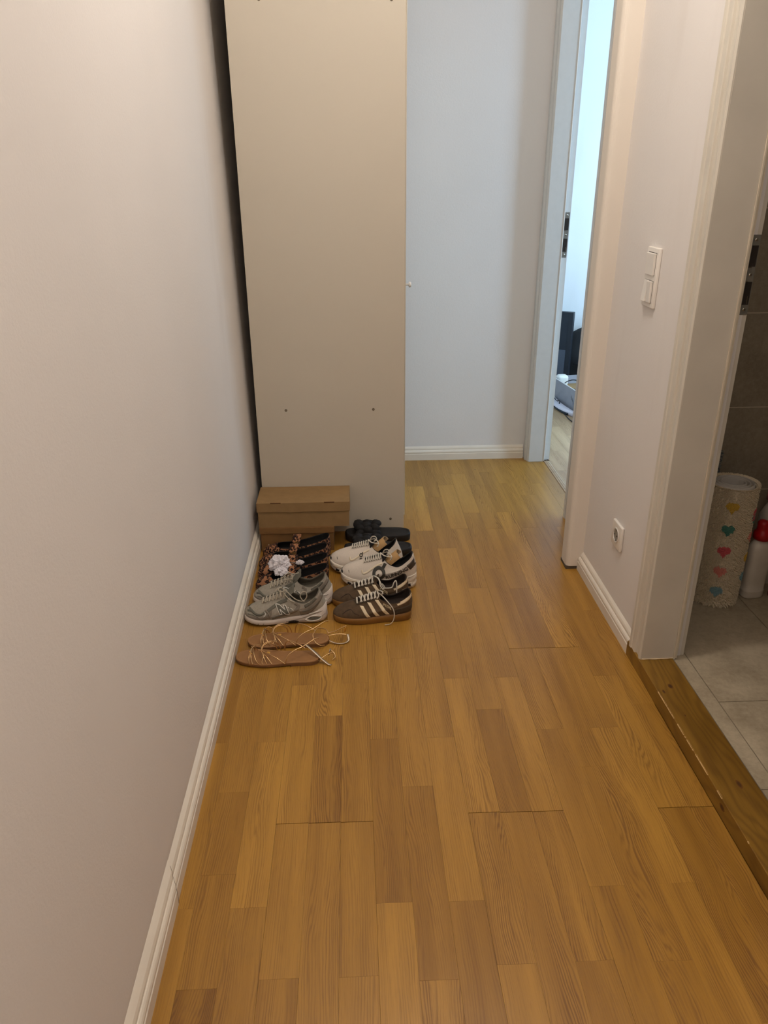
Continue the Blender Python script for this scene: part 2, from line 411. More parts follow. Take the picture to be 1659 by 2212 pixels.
for k, (t0, lst) in PL.items():
    x0 = PX + PW * k; x1 = x0 + PW
    if k == -6: x0 = -0.3855
    ymax = 5.19 if k >= 13 else (3.552 if k < 12 else 3.4795)
    
    ymin = YF
    cuts = list(lst)
    ends = sorted([c[0] for c in cuts], reverse=True)
    # continue the 0.471 m rhythm away from the camera and behind it
    y = ends[0]; first_tone = t0; up = []
    while y + .471 < ymax - .06:
        y += .471; up.append(y)
    seq = []                                     # (y_top, y_bottom, tone, key)
    tops = sorted(up, reverse=True)
    prev = ymax
    for i, u in enumerate(tops):
        seq.append((prev, u, random.uniform(-.5, .5), None)); prev = u
    seq.append((prev, cuts[0][0], t0, 'top'))
    for i, (yy, tone) in enumerate(cuts):
        nxt = cuts[i + 1][0] if i + 1 < len(cuts) else yy - .471
        seq.append((yy, nxt, tone, yy))
    y = seq[-1][1]
    while y > ymin and k < 13:
        ny = max(ymin, y - .471 * 1.6); seq.append((y, ny, random.uniform(-.4, .4), None)); y = ny
    for (ya, yb, tone, key) in seq:
        xa, xb = x0, x1
        if k == 10 and yb < 1.85 and ya > .8: xb = 0.7865
        if k == 10 and ya > 1.85: xb = x1
        if k in (11,) and ya < 2.40: continue
        if k >= 12 and ya < 2.46: continue
        if k in (11, 12) and yb < 2.46: yb = 2.446
        if k == 12: xb = .9315
        if k == 13: xa = .963
        
        seed += 1
        ge = .0008 if any(abs(ya - b) < 1e-6 for b in BOARD_END) else .0001
        ge2 = .0008 if any(abs(yb - b) < 1e-6 for b in BOARD_END) else .0001
        gx0 = .00016 if k % 3 == 0 else .00008
        gx1 = .00016 if k % 3 == 2 else .00008
        X0, X1, Y0, Y1 = xa + gx0, xb - gx1, yb + ge2, ya - ge
        cx, cy = (X0 + X1) / 2, (Y0 + Y1) / 2
        hx, hy = (X1 - X0) / 2, (Y1 - Y0) / 2
        b = .00016; bm = bmesh.new()
        lo = [bm.verts.new((sx * hx, sy * hy, -.006)) for sx, sy in ((-1, -1), (1, -1), (1, 1), (-1, 1))]
        mi_ = [bm.verts.new((sx * hx, sy * hy, -b)) for sx, sy in ((-1, -1), (1, -1), (1, 1), (-1, 1))]
        hi = [bm.verts.new((sx * (hx - b), sy * (hy - b), 0)) for sx, sy in ((-1, -1), (1, -1), (1, 1), (-1, 1))]
        for q in range(4):
            w = (q + 1) % 4
            bm.faces.new((lo[q], lo[w], mi_[w], mi_[q])); bm.faces.new((mi_[q], mi_[w], hi[w], hi[q]))
        bm.faces.new(hi)
        o = mk('plank', bm, M_oak_daylit if k >= 13 else M_oak, fl, loc=(cx, cy, 0))
        fg = FIG.get((k, key), random.choice((.05, .1, .2, .3, .4, .5)))
        o.color = (0.5 + 0.5 * max(-1, min(1, tone)), fg, (seed * .61803) % 1.0, 1)
# bedroom floor beyond: the rest of the boards
for k in range(14, 39):
    x0 = PX + PW * k; y = 5.19 - random.random() * .4
    segs = [(5.19, y)] if y < 5.15 else []
    while y > 2.46:
        ny = max(2.446, y - .471 * (1 if k < 22 else 2)); segs.append((y, ny)); y = ny
    for ya, yb in segs:
        seed += 1
        if k >= 24 and ya < 3.4: continue
        o = mk('plank', BX(-PW / 2 + .0002, PW / 2 - .0002, -(ya - yb) / 2 + .0002, (ya - yb) / 2 - .0002, -.006, 0), M_oak_daylit, fl, loc=(x0 + PW / 2, (ya + yb) / 2, 0))
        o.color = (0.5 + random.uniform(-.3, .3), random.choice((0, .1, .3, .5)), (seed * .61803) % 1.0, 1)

# ---- transition strip under the bedroom door
ts = bmesh.new()
prism(ts, [(0.932, -.004), (0.932, .001), (0.934, .003), (0.940, .004), (.9405, .0025), (.9415, .0025), (.942, .004), (.950, .0042), (.9505, .0028), (.9515, .0028), (.952, .004), (.961, .002), (.9625, -.004)],
      lambda p: Vector((p[0], FY0 + .01, p[1])), lambda p: Vector((p[0], 3.478, p[1])))
struct(mk('trim_1', ts, M_flint), 'grooved wood-look transition strip on the floor of the bedroom doorway')

# ---- pine door sill of the bathroom (a step)
def pine(name):
    s = NT(name, 0.45, 0.35); o = s.obj(); sx = s.n('ShaderNodeSeparateXYZ'); s.l(o, sx.inputs[0])
    w = s.noise(s.mapping(o, (11, 2.4, 6)), 1.0, 2, .4)
    ph = s.math('MULTIPLY_ADD', sx.outputs[0], 420.0, s.math('MULTIPLY', w, 60.0))
    r = s.math('POWER', s.math('MULTIPLY_ADD', s.math('SINE', ph), .5, .5), 2.0)
    b = s.ramp(s.noise(s.mapping(o, (12, 3, 12)), 1.0, 3, .6), [(.3, lin((118, 84, 24))), (.7, lin((148, 110, 42)))])
    c = s.mix(s.math('MULTIPLY', r, .35), b, lin((84, 50, 16)))
    f = s.noise(s.mapping(o, (300, 8, 300)), 1.0, 2, .6)
    c = s.mix(s.math('MULTIPLY', s.ramp(f, [(.5, (0, 0, 0, 1)), (.7, (1, 1, 1, 1))]), .18), c, lin((70, 40, 14)))
    s.col(c); s.bump(f, .1, .0006); return s.m
M_pine = pine('stained pine')
SZ = 0.045
sill = struct(thing('trim_2', 'stained pine step board with knots in front of the bathroom doorway', 'door sill'))
del sill['category']
bm = bmesh.new()
prism(bm, [(.7875, 0), (.7875, SZ - .0015), (.789, SZ), (.8845, SZ), (.8845, -.001), (.80, -.001)],
      lambda p: Vector((p[0], .905, p[1])), lambda p: Vector((p[0], 1.838, p[1])))
mk('board', bm, M_pine, sill)
def knot(x, y, rx, ry, face='top'):
    bm = bmesh.new(); n = 18
    for (k, zz, mi) in ((1.0, .00015, 0), (.62, .00028, 1)):
        vs = []
        for i in range(n):
            a = 2 * pi * i / n; w = 1 + .13 * noise.noise(Vector((cos(a) * 2 + x * 50, sin(a) * 2, y * 9)))
            u, v = rx * k * w * cos(a), ry * k * w * sin(a)
            vs.append(bm.verts.new((x + u, y + v, SZ + zz) if face == 'top' else (.7875 - zz, y + v, x + u)))
        f = bm.faces.new(vs); f.material_index = mi
    return mk('knot', bm, [mat('knot ring', (104, 64, 24), .5, .1), mat('knot core', (74, 44, 18), .5, .1)], sill)
knot(.829, 1.62, .0065, .010); knot(.803, 1.598, .0035, .008); knot(.820, 1.50, .0022, .0045); knot(.845, 1.262, .0055, .013)
knot(.823, 1.385, .0012, .002); knot(.0265, 1.215, .007, .012, 'front')
# worn pale edge of the step
bm = bmesh.new(); random.seed(9); y = 1.60
while y > 1.02:
    L = random.uniform(.006, .03); 
    dens = 1 if (y > 1.43 or 1.3 < y < 1.42) else .35
    if random.random() < dens * .8:
        w = random.uniform(.0006, .0022)
        vs = [bm.verts.new(p) for p in ((.7868, y, SZ - .0014), (.7868, y - L, SZ - .0014), (.7888 , y - L, SZ + .0002), (.7890 + w, y - L * .7, SZ + .0002), (.7888 + w * .6, y, SZ + .0002))]
        bm.faces.new(vs)
    y -= L * random.uniform(.6, 1.1)
mk('worn_edge', bm, mat('bare pine', (196, 160, 104), .7, .1), sill)

# ---- bathroom floor tiles
bfl = struct(mk('floor_bathroom', BX(.8855, 2.5, .1, 2.345, -.004, .0375), M_grout), 'pale stone tile floor of the bathroom')
mk('edge_strip', BX(.8848, .8880, DY0, 1.764, .03, .0425), M_alu, bfl)
def tile(x0, x1, y0, y1, m, par, z1=.040, g=.0012):
    bm = BX(-(x1 - x0) / 2 + g, (x1 - x0) / 2 - g, -(y1 - y0) / 2 + g, (y1 - y0) / 2 - g, -.004, 0, .0006, 1)
    return mk('tile', bm, m, par, loc=((x0 + x1) / 2, (y0 + y1) / 2, z1))
for a, b in ((1.785, 2.345), (1.249, 1.785), (.65, 1.249), (.1, .65)):
    tile(.8885 if b < 1.79 else .925, .932, a, b, M_ftile, bfl)
for i in range(5):
    xa = .932 + i * .3035; xb = min(xa + .3035, 2.5)
    for j, (a, b) in enumerate(((2.155, 2.335), (1.555, 2.155), (.955, 1.555), (.355, .955), (.1, .355))):
        sh = 0 if i == 0 else (.30 if i % 2 else .15)
        a2 = max(.1, a - sh); b2 = max(.1, b - sh)
        if j == 0: b2 = 2.335
        if b2 - a2 < .03: continue
        tile(xa, xb, a2, b2, M_ftile, bfl)
# ---- dark wall tiles behind the rug
wt = struct(thing('wall_tiles', 'dark grey brown wall tiles of the bathroom with pale joints', 'tiles'))
del wt['category']
zs = [.04, .309, .601, .904, 1.207, 1.51, 1.813, 2.116, 2.42, 2.70]
for j in range(len(zs) - 1):
    for i in range(-1, 3):
        x0 = .98 + .6 * i; x1 = x0 + .6
        x0 = max(x0, .916); x1 = min(x1, 2.5)
        if x1 - x0 < .02: continue
        bm = BX(-(x1 - x0) / 2 + .0012, (x1 - x0) / 2 - .0012, -.008, 0, -(zs[j + 1] - zs[j]) / 2 + .0016, (zs[j + 1] - zs[j]) / 2 - .0016)
        mk('tile', bm, M_wtile, wt, loc=((x0 + x1) / 2, 2.346, (zs[j] + zs[j + 1]) / 2))
mk('grout_bed', BX(.916, 2.5, 2.3388, 2.3452, .04, 2.7), mat('pale grout', (206, 190, 166), .9, .05), wt)

# ================================================================== DOOR FRAMES
CP = [(0, 0), (0, .013), (.004, .017), (.010, .0165), (.022, .0125), (.034, .0125), (.0355, .0175), (.040, .0185), (.060, .0175), (.063, .0205),
      (.072, .0215), (.078, .019), (.082, .012), (.082, 0)]
def casing(par, x, y, sgn, z0, z1, depth=1.0, w=1.0, zc=0):
    """profile: distance from the opening edge along y, protrusion towards -x"""
    bm = bmesh.new()
    prism(bm, CP, lambda p: Vector((x - p[1] * depth, y + sgn * p[0] * w, z0 + (zc if p[0] > .05 else 0))), lambda p: Vector((x - p[1] * depth, y + sgn * p[0] * w, z1)))
    return mk('casing', bm, M_lining, par)
def strike(par, x0, x1, y, z0, z1):
    s = mk('strike_plate', BX(x0, x1, y - .0022, y + .004, z0, z1, .0006, 1), M_metal, par)
    h = z1 - z0
    bm = bmesh.new()
    box(bm, x0 + .004, x1 - .002, y - .0027, y + .006, z0 + h * .61, z0 + h * .87)
    box(bm, x0 + .004, x1 - .002, y - .0027, y + .006, z0 + h * .13, z0 + h * .42)
    mk('latch_opening', bm, M_dark, s)
    for f in (.07, .51, .94):
        bm = bmesh.new(); xc = (x0 + x1) / 2 + .001
        rows = [[Vector((xc + r * cos(2 * pi * k / 12), y - d, z0 + h * f + r * sin(2 * pi * k / 12))) for k in range(12)] for r, d in ((.0036, .0020), (.0036, .0030), (.0022, .0036))]
        g = grid(bm, rows, True); bm.faces.new(g[-1])
        mk('screw', bm, M_chrome, s)
    bm = bmesh.new()
    box(bm, x0 + .004, x1 - .010, y - .0034, y - .0024, z0 + h * .60, z0 + h * .612); box(bm, x0 + .004, x1 - .012, y - .0034, y - .0024, z0 + h * .42, z0 + h * .432)
    box(bm, x1 - .008, x1 - .006, y - .0034, y - .0024, z0 + h * .14, z0 + h * .24)
    mk('lip', bm, M_chrome, s)
    return s
# bathroom door frame
d1 = struct(thing('door_1', 'off white frame of the bathroom doorway with stepped moulding and strike plate', 'door frame')); del d1['category']
casing(d1, XR, 1.745, 1, SZ - .002, 2.12, .95, 1.0)
casing(d1, XR, 1.005, -1, SZ - .002, 2.12, .95, 1.0)
mk('lining', BX(XR - .010, .8855, 1.7445, 1.7665, SZ - .001, DH), M_lining, d1)
mk('seal', BX(.8862, .8900, 1.7415, 1.7655, SZ - .001, DH), M_seal, d1)
mk('seal', BX(.8905, .8975, 1.7465, 1.7655, SZ - .001, DH), M_seal, d1)
mk('rebate', BX(.8975, .9255, 1.7665, 1.7700, .0405, DH + .02), M_lining, d1)
mk('lining', BX(XR - .010, .9255, .983, 1.0055, SZ - .001, DH), M_lining, d1)
mk('head_lining', BX(XR - .010, .9255, 1.0055, 1.7445, DH - .022, DH - .0005), M_lining, d1)
bm = bmesh.new(); prism(bm, CP, lambda p: Vector((XR - p[1] * .95, .925, DH - .02 + p[0])), lambda p: Vector((XR - p[1] * .95, 1.827, DH - .02 + p[0])))
mk('casing', bm, M_lining, d1)
strike(d1, .9035, .9245, 1.7660, .997, 1.174)
# caulk crumbs at the foot
bm = bmesh.new()
tube(bm, [(.796, 1.7435, .0465), (.815, 1.7440, .0462), (.84, 1.7432, .0466), (.862, 1.744, .0462), (.884, 1.7435, .0466)], lambda t: .0022 + .001 * sin(t * 19), 4, 6, .6)
blob(bm, (.795, 1.752, .0475), .0045, (1, 1.3, .7), 2, .4, 3)
mk('caulk', bm, mat('dirty caulk', (206, 182, 148), .8, .1), d1)
# bedroom door frame
M_lin2 = mat('white door lacquer', (206, 206, 204), 0.42, 0.02)
d2 = struct(thing('door_2', 'white frame of the bedroom doorway beside the end wall', 'door frame')); del d2['category']
bm = bmesh.new()
prism(bm, [(.0, 0), (0, .020), (.006, .026), (.020, .028), (.030, .034), (.050, .034), (.052, 0)], lambda p: Vector((.8755 - p[1], 3.482 + p[0], 0)), lambda p: Vector((.8755 - p[1], 3.482 + p[0], 2.12)))
mk('casing', bm, M_lin2, d2)
casing(d2, .875, 2.820, -1, 0, 2.12, 1.0, .8)
mk('lining', BX(.856, .930, 3.4795, 3.5005, .0005, DH), M_lin2, d2)
mk('seal', BX(.9302, .9335, 3.4765, 3.5005, .0045, DH), mat('white rubber seal', (236, 236, 234), .3, .02), d2)
mk('rebate', BX(.9335, .9625, 3.4965, 3.5020, .0045, DH), M_lin2, d2)
mk('lining', BX(.856, .9625, 2.7985, 2.8205, .0005, DH), M_lin2, d2)
mk('head_lining', BX(.856, .9625, 2.8205, 3.4795, DH - .022, DH - .0005), M_lin2, d2)
strike(d2, .9345, .9590, 3.4960, .962, 1.150)

# ================================================================== SWITCHES AND SOCKET
sw = thing('light_switch', 'white double frame with one large rocker above a split pair of rockers', 'light switch', (XR, 2.058, 1.048))
mk('frame', BX(-.0095, 0, -.0405, .0405, -.0765, .0765, .003, 3), M_plug, sw, True)
def rocker(y0, y1, z0, z1, tilt, pv):
    bm = BX(-.0065, .0030, -(y1 - y0) / 2, (y1 - y0) / 2, -(z1 - z0) / 2, (z1 - z0) / 2, .0012, 2)
    bmesh.ops.rotate(bm, verts=bm.verts, cent=(0, 0, 0), matrix=Matrix.Rotation(rad(tilt), 3, 'Y'))
    return mk('rocker', bm, M_plug, sw, loc=(-.0095, (y0 + y1) / 2, (z0 + z1) / 2))
mk('gap', BX(-.0100, -.005, -.0285, .0285, .0065, .0640), M_dark, sw)
mk('gap', BX(-.0100, -.005, -.0285, .0285, -.0635, -.0065), M_dark, sw)
rocker(-.0275, .0275, .0075, .0625, -2.5, 0)
rocker(.0005, .0275, -.0625, -.0075, 5.5, 0)
rocker(-.0275, -.0005, -.0625, -.0075, -3.5, 0)
so = thing('wall_socket', 'single white earthed wall socket low above the baseboard', 'socket', (XR, 2.055, .286))
fr = mk('frame', BX(-.010, 0, -.0405, .0405, -.0405, .0405, .004, 3), M_plug, so, True)
bm = bmesh.new(); rows = []
for r, d in ((.0248, -.0102), (.0240, -.0118), (.0205, -.0118), (.0198, -.0108), (.0192, .003)):
    rows.append([Vector((d, r * cos(2 * pi * k / 32), r * sin(2 * pi * k / 32))) for k in range(32)])
g = grid(bm, rows, True); bm.faces.new(g[-1])
mk('insert', bm, [M_plug], so, True)
bm = bmesh.new()
rows = [[Vector((d, r * cos(2 * pi * k / 28), r * sin(2 * pi * k / 28))) for k in range(28)] for r, d in ((.0190, -.0104), (.0190, -.0101))]
g = grid(bm, rows, True); bm.faces.new(g[-1])
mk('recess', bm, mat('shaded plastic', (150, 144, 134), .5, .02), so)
for yy in (-.0095, .0095):
    bm = bmesh.new(); lathe(bm, [(.0026, 0), (.0026, .0004)], 12)
    bmesh.ops.rotate(bm, verts=bm.verts, cent=(0, 0, 0), matrix=Matrix.Rotation(rad(-90), 3, 'Y'))
    mk('pin_hole', bm, M_dark, so, loc=(-.0105, yy, 0))
for zz in (-.0165, .0165):
    mk('earth_clip', BX(-.0116, -.0100, -.003, .003, zz - .0025, zz + .0025), M_metal, so)

# ================================================================== WARDROBE
wd = thing('wardrobe', 'tall white wardrobe standing against the left wall with plain side panel facing the hall', 'wardrobe', (0, 0, 0))
WX0, WX1, WY0, WY1, WH = -.3655, .1845, 2.730, 3.480, 2.36
bm = BX(WX0, WX1, WY0, WY0 + .018, 0, WH)
mk('side_panel', bm, M_ward, wd)
mk('edge_band', BX(WX0 - .0008, WX0 - .0001, WY0 - .0002, WY0 + .018, 0, WH), M_wardedge, wd)
mk('edge_band', BX(WX1 + .0001, WX1 + .0009, WY0 - .0002, WY0 + .018, 0, WH), M_wardedge, wd)
mk('side_panel', BX(WX0, WX1, WY1 - .018, WY1, 0, WH), M_ward, wd)
mk('back_panel', BX(WX0 + .002, WX0 + .006, WY0 + .0185, WY1 - .0185, .03, WH - .002), M_ward, wd)
mk('top_panel', BX(WX0 + .007, WX1, WY0 + .0185, WY1 - .0185, WH - .02, WH), M_ward, wd)
mk('bottom_panel', BX(WX0 + .007, WX1, WY0 + .0185, WY1 - .0185, .06, .08), M_ward, wd)
mk('plinth', BX(WX1 - .03, WX1 - .012, WY0 + .0185, WY1 - .0185, 0, .0595), M_ward, wd)
for (a, b) in ((WY0 + .001, (WY0 + WY1) / 2 - .0015), ((WY0 + WY1) / 2 + .0015, WY1 - .001)):
    dr = mk('door', BX(WX1 + .0012, WX1 + .0052, a, b, .065, WH - .002, .001, 1), M_ward, wd)
    kb = bmesh.new(); rows = []
    yk = a + .05 if a < 3 else b - .05
    for r, d in ((.004, 0), (.0035, .012), (.009, .014), (.010, .018), (.008, .022)):
        rows.append([Vector((WX1 + .0052 + d, yk + r * cos(2 * pi * k / 16), .945 + r * sin(2 * pi * k / 16))) for k in range(16)])
    g = grid(kb, rows, True); kb.faces.new(g[-1]); mk('knob', kb, M_plug, dr, True)
for (x, z) in ((-.256, .504), (.070, .502), (.133, .050), (.141, 1.792), (-.262, 1.792)):
    bm = bmesh.new(); rows = []
    for r, d in ((.0050, .0002), (.0050, -.0006), (.0036, -.0008), (.0034, -.0002), (.0022, -.0003)):
        rows.append([Vector((x + r * cos(2 * pi * k / 20), WY0 + d, z + r * sin(2 * pi * k / 20))) for k in range(20)])
    g = grid(bm, rows, True); f = bm.faces.new(g[-1]); f.material_index = 1
    for q, fc in enumerate(bm.faces):
        if q < 20 * 4 and q >= 20: fc.material_index = 0
    mk('screw_cap', bm, [mat('dark screw rim', (92, 80, 62), .5, .1), mat('screw centre', (130, 118, 98), .5, .1)], wd)

# ================================================================== SHOE BOXES
def shoe_box(name, label, x0, x1, y0, y1, z0, z1, lidh, m, slots, over=.0035, lab=None):
    r = thing(name, label, 'box', ((x0 + x1) / 2, (y0 + y1) / 2, z0), 0, 'cardboard shoe boxes stacked against the wardrobe')
    a, b, h = (x1 - x0) / 2, (y1 - y0) / 2, z1 - z0
    bm = bmesh.new(); o = over; t = .002
    box(bm, -a + o, a - o, -b + o, -b + o + t, 0, h - .004); box(bm, -a + o, a - o, b - o - t, b - o, 0, h - .004)
    box(bm, -a + o, -a + o + t, -b + o + t, b - o - t, 0, h - .004); box(bm, a - o - t, a - o, -b + o + t, b - o - t, 0, h - .004)
    box(bm, -a + o + t, a - o - t, -b + o + t, b - o - t, 0, t)
    mk('base', bm, m, r)
    bm = bmesh.new()
    # lid skirt: slightly bowed lower edge
    for (p, q) in (((-a, -b), (a, -b)), ((a, -b), (a, b)), ((a, b), (-a, b)), ((-a, b), (-a, -b))):
        P, Q = Vector((p[0], p[1], 0)), Vector((q[0], q[1], 0)); nrm = Vector(((Q - P).y, -(Q - P).x, 0)).normalized()
        top = [P.lerp(Q, i / 8) + Vector((0, 0, h)) for i in range(9)]
        bot = [P.lerp(Q, i / 8) + nrm * .0012 * sin(pi * i / 8) + Vector((0, 0, h - lidh + .001 * sin(i * 1.7))) for i in range(9)]
        ib = [v - nrm * .0018 for v in bot]; it = [v - nrm * .0018 - Vector((0, 0, .0018)) for v in top]
        grid(bm, [top, bot, ib, it])
    rows = [[Vector((-a + 2 * a * i / 8, -b + 2 * b * j / 4, h + .0012 * noise.noise(Vector((i * .7, j * .9, x0 * 9))) * (0 if i in (0, 8) or j in (0, 4) else 1))) for i in range(9)] for j in range(5)]
    grid(bm, rows)
    bmesh.ops.remove_doubles(bm, verts=bm.verts, dist=.0002)
    lid = mk('lid', bm, m, r)
    for s in slots:
        mk('slot', BX(-a + s, -a + s + .038, -b - .0006, -b + .004, h - .0026, h + .0005), mat('slot shadow brown', (92, 58, 26), .8, .1), lid)
    if lab: mk('stamp', BX(-a + .028, -a + .033, -b + o - .0004, -b + o, .025, .032), M_cardin, r)
    return r
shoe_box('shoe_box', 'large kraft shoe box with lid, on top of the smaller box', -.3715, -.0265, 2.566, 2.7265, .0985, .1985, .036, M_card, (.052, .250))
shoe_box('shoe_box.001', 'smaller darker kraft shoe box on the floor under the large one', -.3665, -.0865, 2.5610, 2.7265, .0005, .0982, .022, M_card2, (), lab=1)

# ================================================================== SHOES
WT = [(0, 0), (.006, .22), (.02, .42), (.05, .63), (.10, .80), (.18, .94), (.28, 1.0), (.38, .985), (.50, .88), (.62, .785), (.75, .755), (.85, .75), (.91, .70), (.955, .57), (.985, .36), (.997, .16), (1, 0)]
def interp(tab, s):
    for i in range(len(tab) - 1):
        if s <= tab[i + 1][0]:
            a, b = tab[i], tab[i + 1]
            t = (s - a[0]) / (b[0] - a[0]) if b[0] > a[0] else 0
            return a[1] + (b[1] - a[1]) * t
    return tab[-1][1]
def half_loop(tab, n):
    """dense smooth half outline: list of (s, w) for t = 0..1"""
    P = catmull([(a, b, 0) for a, b in tab], 10)
    L = [0]
    for i in range(1, len(P)): L.append(L[-1] + math.hypot(P[i].x - P[i - 1].x, (P[i].y - P[i - 1].y) * .22))
    out = []
    for k in range(n + 1):
        t = L[-1] * k / n
        i = 0
        while i < len(L) - 2 and L[i + 1] < t: i += 1
        f = (t - L[i]) / max(1e-9, L[i + 1] - L[i])
        p = P[i].lerp(P[i + 1], min(1, max(0, f))); out.append((max(0, min(1, p.x)), max(0, p.y)))
    return out
NH = 30
CT2 = [(0, 0), (.004, .34), (.02, .62), (.07, .86), (.16, .96), (.35, .97), (.6, 1.0), (.8, .97), (.92, .85), (.98, .52), (1, 0)]
def loop(tab, L, W, xs=0.0, curve=0.0, zf=None, x0=0.0):
    h = half_loop(tab, NH); pts = []
    for k in range(2 * NH):
        kk = k if k <= NH else 2 * NH - k
        s, w = h[kk]; sgn = -1 if k <= NH else 1
        yc = curve * (math.exp(-((s - .12) / .2) ** 2) - .35 * math.exp(-((s - .5) / .2) ** 2))
        pts.append((s, Vector((x0 + s * L, yc + sgn * w * W / 2, 0)), kk / NH, sgn))
    return pts
CT = [(0, 0), (.01, .30), (.05, .55), (.15, .78), (.35, .90), (.6, 1.0), (.8, .97), (.92, .84), (.98, .50), (1, 0)]

class Shoe:
    def __init__(s, name, label, group, loc, rotz, L, W, sole_h, xf, zf, zs, zh, cw, toe_h, side_h=.030, curve=.004, heel_in=.004, spring=.006, mirror=1, ct=None, bulge=.010):
        s.root = thing(name, label, 'shoe', loc, rotz, group)
        s.L, s.W, s.sole_h = L, W, sole_h; s.curve = curve * mirror; s.spring = spring
        s.B = loop(WT, L, W, curve=s.curve)
        xh = L - heel_in
        s.bulge = bulge
        s.C = loop(ct or CT, xh - xf, cw, curve=0, x0=xf)
        s.cz = lambda t: (zf * (1 - t / .45) ** 2 + zs * (1 - (1 - t / .45) ** 2) if t < .45 else zs + (zh - zs) * ((t - .45) / .55) ** 2 * (3 - 2 * (t - .45) / .55))
        s.toe_h, s.side_h, s.xf, s.zf = toe_h, side_h, xf, zf
    def lift(s, sx):
        return s.spring * max(0, 1 - sx / .28) ** 2
    def upper(s, m, liner, nv=16, thick=.003, inner_to=.25):
        rows = []
        h = s.sole_h
        for i in range(nv + 1):
            v = i / nv; r = []
            for k in range(2 * NH):
                sx, b, t, sg = s.B[k]; _, c, _, _ = s.C[k]
                hz = h(sx) + s.lift(sx)
                B0 = Vector((b.x, b.y * .965, hz - .002)); Cc = Vector((c.x, c.y, s.cz(t)))
                k_ = math.exp(-(t / .36) ** 2.4)
                out = Vector((0, sg, 0))
                if t > .8: out = Vector((min(1, (t - .8) / .2), sg * (1 - (t - .8) / .2), 0))
                c1s = B0 + Vector((0, 0, s.side_h)) + out * s.bulge * .5
                c1t = B0 + Vector((-.002 * k_, b.y * .02, s.toe_h))
                c2s = Cc + out * s.bulge * .8 + Vector((0, 0, -.024))
                c2t = Vector((B0.x + (Cc.x - B0.x) * .42, B0.y * .62 + Cc.y * .3, hz + s.toe_h + (Cc.z - hz - s.toe_h) * .28 + .004))
                c1 = c1s.lerp(c1t, k_); c2 = c2s.lerp(c2t, k_)
                q = B0 * (1 - v) ** 3 + c1 * 3 * v * (1 - v) ** 2 + c2 * 3 * v * v * (1 - v) + Cc * v ** 3
                r.append(q)
            rows.append(r)
        bm = bmesh.new(); g = grid(bm, rows, True)
        bm.normal_update()
        # outward normals, inner shell
        inner = []
        cen = Vector((s.L * .5, 0, .03))
        nr = [[v.normal.copy() for v in r] for r in g]
        for i in range(nv + 1):
            r = []
            for k in range(2 * NH):
                n = nr[i][k]; p = rows[i][k]
                if n.dot(p - Vector((p.x * .6 + s.L * .2, 0, .02))) < 0: n = -n
                r.append(p - n * thick)
            inner.append(r)
        s.rows = rows
        s.up = mk('upper', bm, m, s.root, True)
        me = s.up.data
        s.bvh = BVHTree.FromPolygons([v.co.copy() for v in me.vertices], [tuple(p.vertices) for p in me.polygons])
        bm = bmesh.new()
        i0 = int(nv * inner_to)
        rim = [rows[nv][k].lerp(inner[nv][k], .5) + Vector((0, 0, thick * .45)) for k in range(2 * NH)]
        g = grid(bm, [rows[nv], rim] + inner[nv:i0 - 1:-1] , True)
        last = g[-1]
        ctr = []
        for k in range(2 * NH): pass
        # insole: bridge near and far side
        for k in range(NH):
            a, b_ = last[k], last[k + 1]; c, d = last[(2 * NH - k - 1) % (2 * NH)], last[(2 * NH - k) % (2 * NH)]
            vs = []
            for q in (a, b_, c, d):
                if q not in vs: vs.append(q)
            if len(vs) > 2:
                try: bm.faces.new(vs)
                except ValueError: pass
        s.lin = mk('lining', bm, liner, s.root, True)
        return s.up
    def sole(s, m, layers, name='sole', smooth=True):
        """layers: (z function of s, outset)"""
        bm = bmesh.new(); rows = []
        for zf_, o in layers:
            r = []
            for sx, b, t, sg in s.B:
                cx = s.L / 2
                sc = 1 + 2 * o / s.W
                x = cx + (b.x - cx) * (1 + 2 * o / s.L)
                r.append(Vector((x, b.y * sc, zf_(sx) + s.lift(sx))))
            rows.append(r)
        g = grid(bm, rows, True)
        for row in (g[0], g[-1]):
            for k in range(NH):
                vs = []
                for q in (row[k], row[k + 1], row[(2 * NH - k - 1) % (2 * NH)], row[(2 * NH - k) % (2 * NH)]):
                    if q not in vs: vs.append(q)
                if len(vs) > 2:
                    try: bm.faces.new(vs)
                    except ValueError: pass
        o = mk(name, bm, m, s.root, False)
        if smooth:
            o.data.polygons.foreach_set('use_smooth', [abs(p.normal.z) < .9 for p in o.data.polygons])
        return o
    def side(s, x, z, off=.001, sg=-1, bvh=None):
        h = (bvh or s.bvh).ray_cast(Vector((x, sg * .25, z)), Vector((0, -sg, 0)), .5)
        if h[0] is None:
            return None
        n = h[1] if h[1].y * sg > 0 else -h[1]
        return h[0] + n * off
    def top(s, x, y, off=.001):
        h = s.bvh.ray_cast(Vector((x, y, .3)), Vector((0, 0, -1)), .4)
        if h[0] is None: return None
        n = h[1] if h[1].z > 0 else -h[1]
        return h[0] + n * off
    def patch(s, name, polys, m, view='side', sg=-1, off=.0011, cuts=3, bvh=None, smooth=True, parent=None):
        """flat outlines laid on the surface as thin raised pieces"""
        bm = bmesh.new()
        for poly in polys:
            try: bm.faces.new([bm.verts.new((p[0], p[1], 0)) for p in (poly if sum(poly[i][0] * poly[(i + 1) % len(poly)][1] - poly[(i + 1) % len(poly)][0] * poly[i][1] for i in range(len(poly))) > 0 else poly[::-1])])
            except ValueError: pass
        if len(polys[0]) > 4: bmesh.ops.triangulate(bm, faces=bm.faces)
        for _ in range(cuts):
            es = [e for e in bm.edges if e.calc_length() > .004]
            if not es: break
            bmesh.ops.subdivide_edges(bm, edges=es, cuts=1, use_grid_fill=True)
